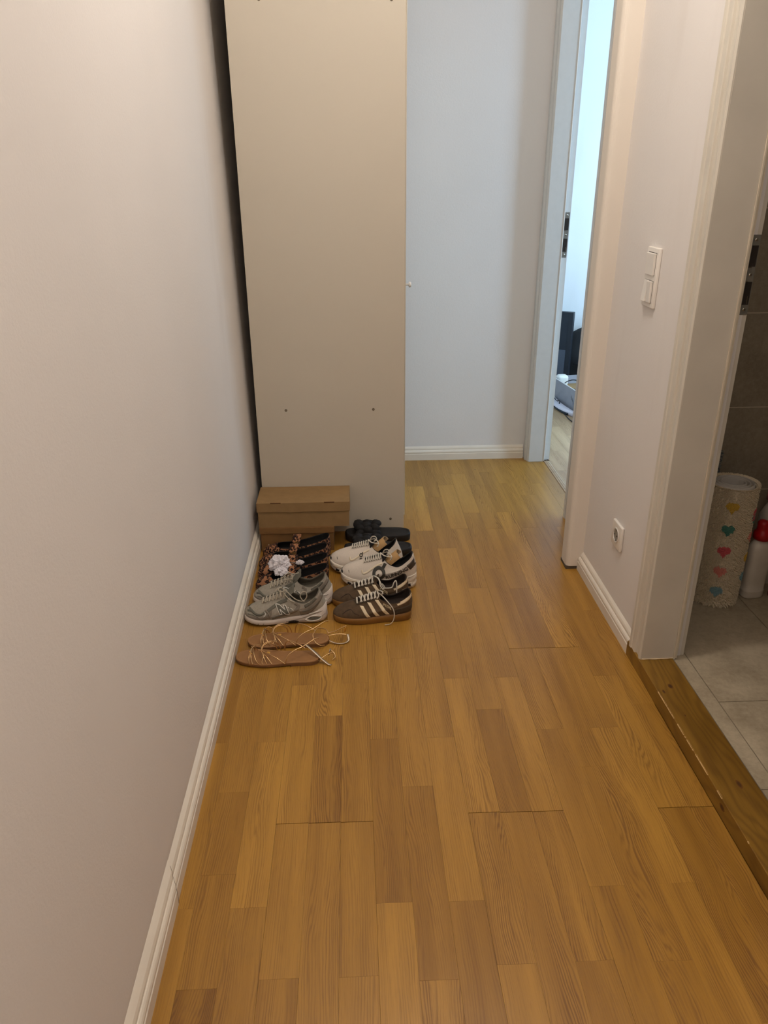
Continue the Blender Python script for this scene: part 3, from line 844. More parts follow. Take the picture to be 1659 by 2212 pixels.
        bmesh.ops.remove_doubles(bm, verts=bm.verts, dist=1e-5)
        return s._drape(name, bm, m, view, sg, off, bvh, smooth, parent)
    def _drape(s, name, bm, m, view, sg, off, bvh, smooth=True, parent=None):
        r = bmesh.ops.extrude_edge_only(bm, edges=[e for e in bm.edges if e.is_boundary])
        low = set(v for v in r['geom'] if isinstance(v, bmesh.types.BMVert))
        bad = []
        for v in list(bm.verts):
            o = -.0006 if v in low else off
            q = s.side(v.co.x, v.co.y, o, sg, bvh) if view == 'side' else s.top(v.co.x, v.co.y, o)
            if q is None: bad.append(v)
            else: v.co = q
        if bad: bmesh.ops.delete(bm, geom=bad, context='VERTS')
        return mk(name, bm, m, parent or s.root, smooth)
    def text(s, name, body, m, x, z, size, ang=0.0, sg=-1, off=.0018, bvh=None, shear=0.0, bold=.0):
        cu = bpy.data.curves.new('t', 'FONT'); cu.body = body; cu.size = size; cu.resolution_u = 2; cu.shear = shear; cu.offset = bold
        cu.align_x = 'CENTER'; cu.align_y = 'CENTER'
        ob = bpy.data.objects.new('t', cu); COL.objects.link(ob)
        dg = bpy.context.evaluated_depsgraph_get(); me = bpy.data.meshes.new_from_object(ob.evaluated_get(dg))
        bpy.data.objects.remove(ob); bm = bmesh.new(); bm.from_mesh(me)
        ca, sa = cos(ang), sin(ang)
        for v in bm.verts:
            u, w = v.co.x, v.co.y; v.co = Vector((x + u * ca - w * sa, z + u * sa + w * ca, 0))
        bmesh.ops.triangulate(bm, faces=bm.faces)
        for _ in range(2):
            es = [e for e in bm.edges if e.calc_length() > .004]
            if es: bmesh.ops.subdivide_edges(bm, edges=es, cuts=1)
        return s._drape(name, bm, m, 'side', sg, off, bvh, False)
    def lace(s, name, runs, m, r=.0017, flat=.6, mi=0):
        bm = bmesh.new()
        for pts in runs: tube(bm, pts, r, 5, 6, flat)
        return mk(name, bm, m, s.root, True)
    def cross(s, x0, y0, x1, y1, n=5, off=.0035, arch=.002):
        out = []
        for i in range(n):
            t = i / (n - 1); q = s.top(x0 + (x1 - x0) * t, y0 + (y1 - y0) * t, off + arch * sin(pi * t))
            if q is not None: out.append(q)
        return out
    def bvh_of(s, o):
        return BVHTree.FromPolygons([v.co.copy() for v in o.data.vertices], [tuple(p.vertices) for p in o.data.polygons])

def strip(p0, p1, w0, w1=None):
    """quad strip from p0 to p1 with horizontal width w"""
    w1 = w1 or w0
    return [(p0[0] - w0 / 2, p0[1]), (p0[0] + w0 / 2, p0[1]), (p1[0] + w1 / 2, p1[1]), (p1[0] - w1 / 2, p1[1])]
def ribbon(pts, w):
    """polyline (x, z) thickened to a list of quads"""
    P = catmull([(a, b, 0) for a, b in pts], 6); out = []
    nn = []
    for i, p in enumerate(P):
        t = (P[min(i + 1, len(P) - 1)] - P[max(i - 1, 0)]).normalized(); nn.append(Vector((-t.y, t.x, 0)))
    for i in range(len(P) - 1):
        wa = w(i / (len(P) - 1)) if callable(w) else w; wb = w((i + 1) / (len(P) - 1)) if callable(w) else w
        a, b, c, d = P[i] + nn[i] * wa / 2, P[i + 1] + nn[i + 1] * wb / 2, P[i + 1] - nn[i + 1] * wb / 2, P[i] - nn[i] * wa / 2
        out.append([(a.x, a.y), (b.x, b.y), (c.x, c.y), (d.x, d.y)])
    return out
def disc(cx, cz, r, n=22, rz=None):
    rz = rz or r
    return [(cx + r * cos(2 * pi * k / n), cz + rz * sin(2 * pi * k / n)) for k in range(n)]
def annulus(cx, cz, r0, r1, n=26):
    return [[(cx + r * cos(2 * pi * k / n), cz + r * sin(2 * pi * k / n)) for r, k in ((r1, i), (r1, i + 1), (r0, i + 1), (r0, i))] for i in range(n)]

# ------------------------------------------------------------------ brown suede sneakers with gum soles
M_suede = mat('brown suede', (86, 68, 50), .9, .16, 90, .35, 900)
M_suede2 = mat('darker olive suede', (72, 60, 46), .9, .14, 90, .35, 900)
M_gum = mat('gum rubber', (130, 90, 40), .45, .06, 30)
M_cream = mat('cream leather', (226, 208, 176), .45, .04, 60)
M_brlin = mat('dark brown lining', (44, 33, 27), .85, .1, 90, .2, 900)
M_lace = mat('pale lace', (208, 200, 186), .85, .06, 300, .3, 1200)
M_gold = mat('gold print', (206, 188, 150), .4, .05)
def brown_shoe(label, loc, rz, near):
    S = Shoe('suede_sneaker', label, 'brown suede sneakers', loc, rad(rz), .252, .092, lambda s: .020 + .009 * s ** 1.3, .142, .092, .064, .094, .060, .020, .034, .004, .004, .003)
    S.upper(M_suede, M_brlin)
    so_ = S.sole(M_gum, [(lambda s: 0, -.003), (lambda s: .002, -.0005), (lambda s: (.020 + .009 * s ** 1.3) * .6, .001), (lambda s: .021 + .009 * s ** 1.3, -.0005), (lambda s: .0215 + .009 * s ** 1.3, -.003)])
    # seam line of the foxing
    # panels
    S.patch('eyestay', [[(.076, -.019), (.140, -.020), (.140, .020), (.076, .019), (.067, .0)]], M_suede2, 'top', off=.0012, cuts=4)
    S.patch('tongue_panel', [[(.080, -.0085), (.139, -.0100), (.139, .0100), (.080, .0085)]], M_brlin, 'top', off=.0022, cuts=3)
    for sg in ((-1, 1) if near else (-1,)):
        S.patch('heel_panel', [ribbon([(.192, .034), (.206, .040), (.228, .044), (.252, .046)], .021)[i] for i in range(18)], M_suede2, 'side', sg, .0011, 2)
    for i, (xt, zt, xb, zb) in enumerate(((.091, .058, .112, .027), (.115, .067, .141, .028), (.139, .0745, .173, .030))):
        S.patch('stripe', [strip((xb, zb), (xt, zt), .0115)], M_cream, 'side', -1, .0016, 4)
    S.patch('heel_tab', ribbon([(.203, .0635), (.222, .072), (.238, .082), (.2505, .088)], lambda t: .011 + .004 * t), M_cream, 'side', -1, .0016, 2)
    S.patch('heel_tab', ribbon([(.214, .0685), (.226, .075), (.238, .082), (.2505, .088)], lambda t: .012 + .003 * t), M_cream, 'side', 1, .0016, 2)
    S.patch('stitching', ribbon([(.030, .034), (.045, .044), (.058, .047), (.066, .040), (.082, .035)], .0012), M_brlin, 'side', -1, .0006, 1)
    S.text('lettering', 'SPEZIAL', M_gold, .1715, .0565, .0085, -.46, bold=.0002)
    # tongue
    bm = bmesh.new(); rows = []
    for i in range(8):
        t = i / 7; x = .138 + .016 * t; z = .084 + .018 * t
        rows.append([Vector((x + .004 * (j / 6 - .5) ** 2, (j / 6 - .5) * .036 * (1 - .4 * t * t), z - .012 * (2 * (j / 6 - .5)) ** 2)) for j in range(7)])
    lo_ = [[p + Vector((.004, 0, .002)) for p in r] for r in rows]
    grid(bm, rows); grid(bm, lo_); grid(bm, [rows[-1], lo_[-1]]); grid(bm, [[r[0] for r in rows], [r[0] for r in lo_]]); grid(bm, [[r[-1] for r in rows], [r[-1] for r in lo_]])
    mk('tongue', bm, M_suede2, S.root, True)
    # laces: crossed rows, bow and a loose end
    runs = []
    for i in range(6):
        x = .079 + .0110 * i
        runs.append(S.cross(x, -.016, x + (.007 if i else 0), .013))
        if i: runs.append(S.cross(x - .005, .014, x + .004, -.0155))
    S.lace('laces', [r for r in runs if len(r) > 2], M_lace, .0027, .5)
    t = S.top(.121, -.012, .004) or Vector((.12, -.012, .088))
    if near:
        ends = [[(.140, .004, .096), (.146, -.006, .102), (.156, -.016, .103), (.159, -.022, .098), (.152, -.020, .095), (.144, -.012, .096)],
                [(.144, -.010, .096), (.158, -.024, .090), (.176, -.040, .074), (.189, -.0465, .056), (.193, -.050, .036), (.189, -.0515, .015), (.179, -.0525, .004), (.162, -.054, .0024)],
                [(.142, -.008, .096), (.146, -.020, .091), (.140, -.027, .083)]]
    else:
        ends = [[(.138, .000, .097), (.146, -.010, .100), (.156, -.026, .096), (.160, -.038, .080), (.168, -.042, .070), (.174, -.042, .076), (.166, -.038, .088)],
                [(.142, -.006, .097), (.154, -.018, .098), (.160, -.030, .090), (.170, -.039, .074), (.184, -.040, .0715), (.198, -.039, .074), (.204, -.036, .088), (.210, -.034, .095), (.213, -.037, .086), (.213, -.040, .064), (.213, -.043, .046)],
                [(.140, .002, .096), (.130, -.010, .096), (.122, -.018, .086)]]
    S.lace('lace_ends', ends, M_lace, .0023, .6)
    return S
brown_shoe('brown suede sneaker, nearer of its pair, loose lace trailing over the gum sole', (-.084, 2.077, .0003), 1.5, True)
brown_shoe('brown suede sneaker, farther of its pair, between white running shoe and its mate', (-.090, 2.176, .0003), 1.0, False)

# ------------------------------------------------------------------ grey running shoes
M_gmesh = mat('grey mesh', (158, 151, 138), .8, .10, 160, .4, 1400)
M_gdark = mat('grey green suede', (104, 102, 92), .85, .08, 120, .2, 900)
M_gmid = mat('taupe synthetic', (126, 116, 104), .5, .06, 60)
M_glin = mat('grey lining', (98, 92, 80), .9, .1, 140, .3, 1000)
M_gsole = mat('chalk midsole', (204, 192, 182), .55, .04, 30)
M_silver = mat('reflective silver', (226, 224, 218), .3, .03, 60)
M_glace = mat('taupe lace', (178, 168, 150), .85, .06, 300, .3, 1200)
def grey_shoe(label, loc, rz, near, mir):
    hs = lambda s: .019 + .016 * max(0, (s - .35) / .65) ** 1.2
    S = Shoe('running_shoe', label, 'grey running shoes', loc, rad(rz), .262, .094, hs, .142, .104, .070, .104, .064, .024, .034, .005 * mir, .020, .008)
    S.upper(M_gmesh, M_glin, thick=.0045)
    fl_ = lambda s: .023 * max(0, (s - .72) / .28) ** 1.3
    so_ = S.sole(M_gsole, [(lambda s: .003, -.004), (lambda s: .005, .0005), (lambda s: hs(s) * .45, .0035), (lambda s: hs(s) * .72, .002), (lambda s: hs(s) + .003 + fl_(s), .0008), (lambda s: hs(s) + .003 + fl_(s), -.002)], 'midsole')
    S.sole(M_black, [(lambda s: 0, -.0055), (lambda s: .0034, -.0038)], 'outsole')
    b2 = S.bvh_of(so_)
    S.patch('sole_groove', ribbon([(.135, .012), (.165, .016), (.195, .024), (.225, .036), (.250, .042)], .0013), M_gmid, 'side', -1, .0007, 1, b2)
    S.patch('sole_groove', ribbon([(.160, .010), (.200, .012), (.235, .018), (.258, .028)], .0013), M_gmid, 'side', -1, .0007, 1, b2)
    S.patch('sole_rib', ribbon([(.190, .030), (.212, .036), (.240, .044)], .003), M_silver, 'side', -1, .0012, 1, b2)
    S.patch('sole_window', [disc(.222, .020, .020, 20, .0052)], M_gdark, 'side', -1, .0009, 3, b2)
    S.patch('sole_window', [disc(.158, .0095, .017, 20, .0045)], M_dark, 'side', -1, .0009, 3, b2)
    for x in (.028, .046, .062): S.patch('sole_notch', [strip((x, .006), (x + .004, .013), .004)], M_gmid, 'side', -1, .0007, 1, b2)
    # overlays
    for sg in (-1, 1):
        S.patch('mudguard', ribbon([(.003, .030), (.020, .027), (.045, .026), (.070, .030), (.086, .040), (.088, .055)], lambda t: .013 - .004 * t), M_gmid, 'side', sg, .0012, 2)
        S.patch('toe_overlay', ribbon([(.012, .043), (.026, .046), (.042, .040), (.058, .040), (.074, .050)], .0065), M_gdark, 'side', sg, .0012, 2)
        S.patch('side_overlay', ribbon([(.092, .028), (.110, .034), (.140, .040), (.166, .050), (.176, .064), (.166, .072)], lambda t: .010), M_gmid, 'side', sg, .0014, 2)
        S.patch('heel_overlay', ribbon([(.180, .040), (.205, .046), (.222, .062), (.236, .078), (.250, .092)], lambda t: .020 - .006 * t), M_gmid, 'side', sg, .0013, 2)
        S.patch('heel_overlay', ribbon([(.196, .062), (.214, .074), (.232, .090)], lambda t: .008), M_gdark, 'side', sg, .0020, 2)
        S.patch('eyestay', ribbon([(.078, .050), (.098, .062), (.120, .074), (.140, .080)], .0085), M_gdark, 'side', sg, .0016, 2)
    S.patch('quarter_band', ribbon([(.072, .053), (.080, .046), (.085, .037), (.088, .028)], lambda t: .004 + .004 * t), M_gmid, 'side', -1, .0018, 2)
    S.patch('quarter_line', ribbon([(.094, .030), (.112, .036), (.138, .042), (.150, .052), (.146, .062)], .0016), M_gdark, 'side', -1, .0024, 1)
    S.patch('heel_line', ribbon([(.188, .046), (.208, .052), (.226, .064), (.240, .078)], .0020), M_gdark, 'side', -1, .0024, 1)
    S.patch('toe_seam', ribbon([(.016, .036), (.030, .037), (.046, .033), (.054, .028)], .0014), M_gdark, 'side', -1, .0024, 1)
    S.patch('sole_ring', ribbon([(.196, .016), (.208, .0115), (.230, .0125), (.246, .020), (.240, .0285), (.220, .029), (.204, .022), (.196, .016)], .0022), M_silver, 'side', -1, .0022, 1, b2)
    S.patch('reflective_line', ribbon([(.066, .034), (.072, .041), (.070, .049)], .0018), M_silver, 'side', -1, .0022, 1)
    S.patch('reflective_line', ribbon([(.142, .060), (.154, .056), (.160, .050)], .0014), M_silver, 'side', -1, .0022, 1)
    S.patch('pull_tab', [[(.199, .070), (.212, .076), (.212, .082), (.199, .076)]], mat('pale tab', (196, 188, 174), .6, .05), 'side', -1, .0026, 2)
    # outlined letter N on the side
    cx, cz, w, h = .1260, .0545, .031, .027; sh = .45
    def q(u, v): return (cx + (u - .5) * w - (v - .5) * h * sh, cz + (v - .5) * h - (u - .5) * .003)
    N = [(0, 0), (.24, 0), (.24, .52), (.62, 0), (1, 0), (1, 1), (.76, 1), (.76, .48), (.38, 1), (0, 1)]
    S.patch('emblem', [[q(*N[i]) for i in (0, 1, 8, 9)], [q(*N[i]) for i in (1, 3, 7, 8)][0:4], [q(*N[i]) for i in (3, 4, 5, 6)]], M_gdark, 'side', -1, .0020, 3)
    out = []
    for i in range(len(N)):
        a, b = q(*N[i]), q(*N[(i + 1) % len(N)]); d = Vector((b[0] - a[0], b[1] - a[1])); nn_ = Vector((-d.y, d.x)).normalized() * .0009
        out.append([(a[0] - nn_.x, a[1] - nn_.y), (b[0] - nn_.x, b[1] - nn_.y), (b[0] + nn_.x, b[1] + nn_.y), (a[0] + nn_.x, a[1] + nn_.y)])
    S.patch('emblem_outline', out, M_silver, 'side', -1, .0026, 2)
    # tongue
    bm = bmesh.new(); rows = []
    for i in range(9):
        t = i / 8
        rows.append([Vector((.132 + .024 * t + .004 * (j / 8 - .5) ** 2, (j / 8 - .5) * .046 * (1 - .4 * t * t), .092 + .028 * t - .014 * (2 * (j / 8 - .5)) ** 2)) for j in range(9)])
    lo_ = [[p + Vector((.006, 0, .0005)) for p in r] for r in rows]
    grid(bm, rows); grid(bm, lo_); grid(bm, [rows[-1], [(a + b) / 2 + Vector((.001, 0, .003)) for a, b in zip(rows[-1], lo_[-1])], lo_[-1]]); grid(bm, [[r[0] for r in rows], [r[0] for r in lo_]]); grid(bm, [[r[-1] for r in rows], [r[-1] for r in lo_]])
    mk('tongue', bm, M_gdark, S.root, True)
    runs = []
    for i in range(7):
        x = .062 + .0112 * i
        runs.append(S.cross(x, -.019, x + .004, .014)); runs.append(S.cross(x - .003, .016, x + .006, -.016))
    S.lace('laces', [r for r in runs if len(r) > 2], M_glace, .0022, .6)
    if near:
        ends = [[(0.1280, -.004, 0.1100), (0.1180, -.010, 0.1180), (0.1140, -.022, 0.1180), (0.1220, -.026, 0.1120), (0.1340, -.016, 0.1090), (0.1380, -.010, 0.1120)],
                [(0.1280, -.004, 0.1100), (0.1400, -.020, 0.1100), (0.1620, -.034, 0.0940), (0.1800, -.038, 0.0850), (0.1940, -.040, 0.0860), (0.2040, -.040, 0.1000), (0.2020, -.036, 0.1140), (0.1920, -.036, 0.1160), (0.1840, -.040, 0.1040), (0.1900, -.0425, 0.0900), (0.1960, -.042, 0.0850)],
                [(0.1280, -.004, 0.1100), (0.1320, -.022, 0.1040), (0.1500, -.036, 0.0880), (0.1660, -.041, 0.0820)],
                [(0.1240, .0, 0.1100), (0.1100, .004, 0.1080), (0.1020, -.004, 0.1020)]]
    else:
        ends = [[(0.1280, -.004, 0.1100), (0.1200, -.012, 0.1200), (0.1260, -.024, 0.1220), (0.1440, -.024, 0.1180), (0.1560, -.020, 0.1200)],
                [(0.1280, -.004, 0.1100), (0.1160, -.020, 0.1160), (0.1040, -.026, 0.1060), (0.0960, -.022, 0.1000)],
                [(0.1260, -.002, 0.1100), (0.1360, -.026, 0.1140), (0.1340, -.034, 0.1060), (0.1240, -.030, 0.1020), (0.1080, -.030, 0.0980)]]
    S.lace('lace_ends', ends, M_glace, .0018, .9)
    return S
grey_shoe('grey running shoe with outlined letter N, nearest of the closed shoes by the left wall', (-.3665, 2.092, .0003), -1.0, True, -1)
grey_shoe('grey running shoe standing behind its mate, in front of the leopard shoes', (-.350, 2.194, .0003), -1.0, False, 1)

# ------------------------------------------------------------------ white running shoes
M_wmesh = mat('white mesh', (214, 203, 190), .75, .035, 220, .25, 1300)
M_wover = mat('cream overlay', (222, 208, 182), .5, .03, 60)
M_wsole = mat('white foam', (226, 216, 202), .55, .03, 30)
M_logo = mat('dark green grey print', (58, 56, 50), .5, .06)
M_letter = mat('dark letters', (84, 74, 66), .55, .05)
M_wlin = mat('black lining', (34, 31, 30), .9, .1, 120, .2, 1000)
def white_shoe(label, loc, rz, near, mir):
    hs = lambda s: .026 + .016 * s ** 1.3
    S = Shoe('white_running_shoe', label, 'white running shoes', loc, rad(rz), .262, .094, hs, .150, .117, .082, .124, .066, .026, .036, .005 * mir, .012 if near else .022, .017)
    S.upper(M_wmesh, M_wlin, thick=.0045)
    bl = lambda s: .008 * max(0, (s - .7) / .3) ** 1.5
    so_ = S.sole(M_wsole, [(lambda s: 0, -.006), (lambda s: .003, -.001), (lambda s: hs(s) * .42, .002), (lambda s: hs(s) * .55, -.0015), (lambda s: hs(s) * .72, .002), (lambda s: hs(s) + .004 + bl(s), .0012), (lambda s: hs(s) + .005 + bl(s), -.002)], 'midsole')
    b2 = S.bvh_of(so_)
    for (x, z, w, h) in ((.034, .0165, .016, .0080), (.058, .0150, .016, .0080), (.082, .0140, .016, .008), (.107, .0135, .017, .008), (.238, .0165, .018, .010)):
        S.patch('cloud_frame', [[(x - w * .75, z - h * .9), (x + w * .75, z - h * .9), (x + w * .6, z + h * .9), (x - w * .6, z + h * .9)]], M_wsole, 'side', -1, .0020, 2, b2)
        S.patch('cloud_opening', [[(x - w * .42, z - h * .42), (x + w * .42, z - h * .42), (x + w * .34, z + h * .42), (x - w * .34, z + h * .42)]], M_dark, 'side', -1, .0026, 2, b2)
    S.patch('sole_edge', ribbon([(.012, .029), (.05, .0275), (.09, .030), (.15, .036)], .0022), M_cream, 'side', -1, .0010, 1, b2)
    S.patch('heel_ridge', ribbon([(.200, .044), (.225, .0465), (.252, .053), (.262, .056)], .0035), M_wsole, 'side', -1, .0028, 1, b2)
    for sg in (-1, 1):
        S.patch('toe_bumper', ribbon([(.0040, .034), (.0046, .044), (.0070, .052)], .0060), M_black, 'side', sg, .0014, 2)
        S.patch('lace_overlay', ribbon([(.078, .066), (.082, .057), (.094, .060), (.112, .072), (.130, .084), (.146, .091)], .0058), M_wover, 'side', sg, .0012, 2)
    if near:
        cx, cz = .137, .0600
        S.patch('emblem', annulus(cx, cz, .0118, .0225), M_logo, 'side', -1, .0015, 2)
        S.patch('emblem', [[(cx + .008, cz + .018), (cx + .017, cz + .014), (cx + .026, cz + .031), (cx + .016, cz + .034)]], M_logo, 'side', -1, .0015, 3)
        band = ribbon([(.237, .0835), (.250, .093), (.2615, .101)], lambda t: .020 + .003 * t)
        S.patch('side_band', band, mat('brown black band', (66, 56, 48), .6, .05), 'side', -1, .0013, 2)
        ang = [(.164, .0465, .26), (.176, .0505, .34), (.188, .0562, .42), (.199, .0610, .47), (.208, .0660, .50), (.217, .0710, .54), (.229, .0785, .58)]
        for ch, (x, z, a) in zip('RUNNING', ang):
            S.text('letter', ch, M_letter, x, z, .0175 + .02 * (x - .16), a, off=.0022, shear=.1, bold=.0006)
    else:
        S.patch('emblem', annulus(.118, .0735, .0030, .0062, 18), M_logo, 'side', -1, .0014, 1)
        S.patch('emblem', [[(.1215, .0775), (.1245, .0765), (.1245, .0835), (.1215, .0835)]], M_logo, 'side', -1, .0014, 1)
        S.text('letter', 'n', M_logo, .1185, .0610, .0225, 0, off=.0016, bold=.0006)
    S.text('small_mark', 'l', M_logo, .032, .056, .010, .4)
    S.patch('tongue_panel', [[(.082, -.0135), (.148, -.0135), (.148, .0135), (.082, .0135)]], M_wlin, 'top', off=.0016, cuts=3)
    bm = bmesh.new(); rows = []
    for i in range(8):
        t = i / 7
        rows.append([Vector((.142 + .018 * t + .004 * (j / 8 - .5) ** 2, (j / 8 - .5) * .044 * (1 - .4 * t * t), .104 + .028 * t - .014 * (2 * (j / 8 - .5)) ** 2)) for j in range(9)])
    lo_ = [[p + Vector((.004, 0, .0)) for p in r] for r in rows]
    grid(bm, rows); grid(bm, lo_); grid(bm, [rows[-1], lo_[-1]]); grid(bm, [[r[0] for r in rows], [r[0] for r in lo_]]); grid(bm, [[r[-1] for r in rows], [r[-1] for r in lo_]])
    mk('tongue', bm, M_wlin, S.root, True)
    runs = []
    for i in range(8):
        x = .083 + .0080 * i
        runs.append(S.cross(x, -.016, x + .004, .013)); runs.append(S.cross(x - .002, .015, x + .005, -.014))
    S.lace('laces', [r for r in runs if len(r) > 2], M_lace, .0019, .7)
    ends = [[(0.1480, -.006, 0.1200), (0.1540, -.012, 0.1360), (0.1660, -.016, 0.1400), (0.1720, -.020, 0.1320), (0.1620, -.018, 0.1220)],
            [(0.1500, -.002, 0.1200), (0.1640, -.014, 0.1300), (0.1760, -.024, 0.1260), (0.1800, -.030, 0.1160), (0.1740, -.032, 0.1080)],
            [(0.1480, -.004, 0.1200), (0.1440, -.018, 0.1260), (0.1540, -.026, 0.1220), (0.1680, -.028, 0.1200), (0.1820, -.030, 0.1200)]]
    S.lace('lace_ends', ends, M_lace, .0026, .6)
    # heel loop print
    if near: S.text('heel_mark', 'S', M_silver, .252, .117, .010, .5, off=.002)
    return S
wsn = white_shoe('white running shoe with large dark ring emblem, partly behind the brown sneakers', (-.0605, 2.318, .0003), -7.5, True, 1)
wsf = white_shoe('white running shoe with stacked letters on the side, in front of the black slides', (-.100, 2.427, .0003), -9, False, -1)
def insert(label, S, ang):
    rz = S.root.rotation_euler.z
    t = thing('shoe_insert', label, 'cardboard insert', S.root.location, rz, 'cardboard inserts in the white shoes')
    bm = bmesh.new(); rows = []; n = 14
    for i in range(9):
        u = i / 8; r = []
        for k in range(n):
            a = pi * (k / (n - 1)) * 1.12 - .06 * pi
            w = .0225; hh = .020
            px = .078 * u
            p = Vector((px, -cos(a) * w, sin(a) * hh))
            if i == 8: p.x += .003 * noise.noise(Vector((k * .9, 3, 1)))
            r.append(p)
        rows.append(r)
    inn = [[Vector((p.x, p.y * .93, p.z * .93 - .0004)) for p in r] for r in rows]
    grid(bm, rows); grid(bm, inn, mi=1); grid(bm, [rows[-1], inn[-1]], mi=1); grid(bm, [rows[0], inn[0]], mi=1)
    grid(bm, [[r[0] for r in rows], [r[0] for r in inn]], mi=1); grid(bm, [[r[-1] for r in rows], [r[-1] for r in inn]], mi=1)
    R = Matrix.Rotation(rad(-ang), 3, 'Y')
    for v in bm.verts: v.co = R @ v.co + Vector((.150, 0, .064))
    mk('card_sheet', bm, [mat('insert card', (196, 158, 108), .8, .06, 60), M_cardin], t, True)
insert('curved cardboard insert standing in the nearer white running shoe', wsn, 43)
insert('curved cardboard insert standing in the farther white running shoe', wsf, 43)

# ------------------------------------------------------------------ leopard print flats
M_leoA = leopard('small leopard print', 120); M_leoB = leopard('large leopard print', 74)
M_leolin = mat('black shoe lining', (20, 17, 17), .75, .1, 90)
M_paper = mat('white tissue', (222, 216, 220), .8, .04, 60, .15, 300)
M_brass = mat('old brass', (150, 116, 60), .35, .1, 60, metal=.9)
def leo_shoe(label, loc, rz, m, style, mir):
    S = Shoe('leopard_flat', label, 'leopard print strap shoes', loc, rad(rz), .252, .078, lambda s: .008 + .004 * s, .056, .058, .052, .086, .064, .030, .032, .003 * mir, .002, .003, ct=CT2, bulge=.004)
    # collar dips: use an own height curve
    S.cz = lambda t: .053 - .006 * sin(pi * min(1, t / .5)) + (.033 * max(0, (t - .4) / .6) ** 2 * (3 - 2 * max(0, (t - .4) / .6)))
    S.upper(m, M_leolin, thick=.0025, inner_to=.15)
    S.sole(M_black, [(lambda s: 0, -.003), (lambda s: .003, -.001), (lambda s: .0095 + .004 * s, -.001), (lambda s: .0095 + .004 * s, -.004)])
    bm = bmesh.new(); rows = []; inn = []
    xs = .120
    n = 14
    for wv in (-.014, -.005, .005, .014):
        r = []; r2 = []
        for k in range(n + 1):
            a = pi * k / n; kk = 1.0
            p = Vector((xs + wv + .012 * sin(a), -cos(a) * .033, .044 + sin(a) * (.046 if style == 'A' else .040)))
            r.append(p); r2.append(Vector((p.x, p.y * .94, .044 + (p.z - .044) * .94)))
        rows.append(r); inn.append(r2)
    grid(bm, rows); grid(bm, inn); grid(bm, [rows[0], inn[0]]); grid(bm, [rows[-1], inn[-1]]); grid(bm, [[r[0] for r in rows], [r[0] for r in inn]]); grid(bm, [[r[-1] for r in rows], [r[-1] for r in inn]])
    mk('strap', bm, m, S.root, True)
    bm = bmesh.new(); P = []
    for k in range(17):
        a = 2 * pi * k / 16; P.append((xs + .008 + .010 * cos(a), -.029 - .006 * sin(a) * .4, .066 + .008 * sin(a)))
    tube(bm, P, .0012, 1, 6); tube(bm, [(xs - .001, -.030, .066), (xs + .019, -.030, .067)], .0010, 2, 6)
    mk('buckle', bm, M_brass if style == 'A' else M_chrome, S.root, True)
    return S
leo_shoe('leopard print strap shoe, rearmost of four, against the shoe boxes', (-.354, 2.5205, .0003), .5, M_leoA, 'A', 1)
leo_shoe('small spotted leopard strap shoe, second from the shoe boxes', (-.360, 2.4415, .0003), .2, M_leoA, 'A', -1)
l3 = leo_shoe('large spotted leopard strap shoe just behind the big white tissue', (-.357, 2.3635, .0003), 0, M_leoB, 'B', 1)
l4 = leo_shoe('large spotted leopard strap shoe directly behind the grey running shoes', (-.355, 2.2850, .0003), -.5, M_leoB, 'B', -1)
def tissue(label, c, r, seed, sc):
    bm = bmesh.new(); blob(bm, (0, 0, 0), r, sc, 5)
    for v in bm.verts:
        d = v.co.normalized(); k = noise.noise(d * 2.1 + Vector((seed, 0, 0)))
        k2 = abs(noise.noise(d * 4.3 + Vector((0, seed, 0)))); k3 = abs(noise.noise(d * 9 + Vector((0, 0, seed))))
        v.co *= 1 + .42 * k - .30 * k2 - .16 * k3 - .07 * abs(noise.noise(d * 19 + Vector((seed, seed, 0))))
    return tag(mk('tissue_paper', bm, M_paper, None, False, c), label, 'paper', 'crumpled tissue in the leopard shoes')
tissue('large crumpled white tissue stuffed in the front leopard shoes', (-.268, 2.300, .088), .044, 2.2, (.95, .62, .62))
tissue('smaller white tissue lump just behind the laces of the grey shoe', (-.262, 2.262, .076), .026, 7.1, (.9, .7, .55))
tissue('small folded white tissue tip poking out beside the strap', (-.200, 2.300, .090), .013, 4.4, (1.1, .6, .7))

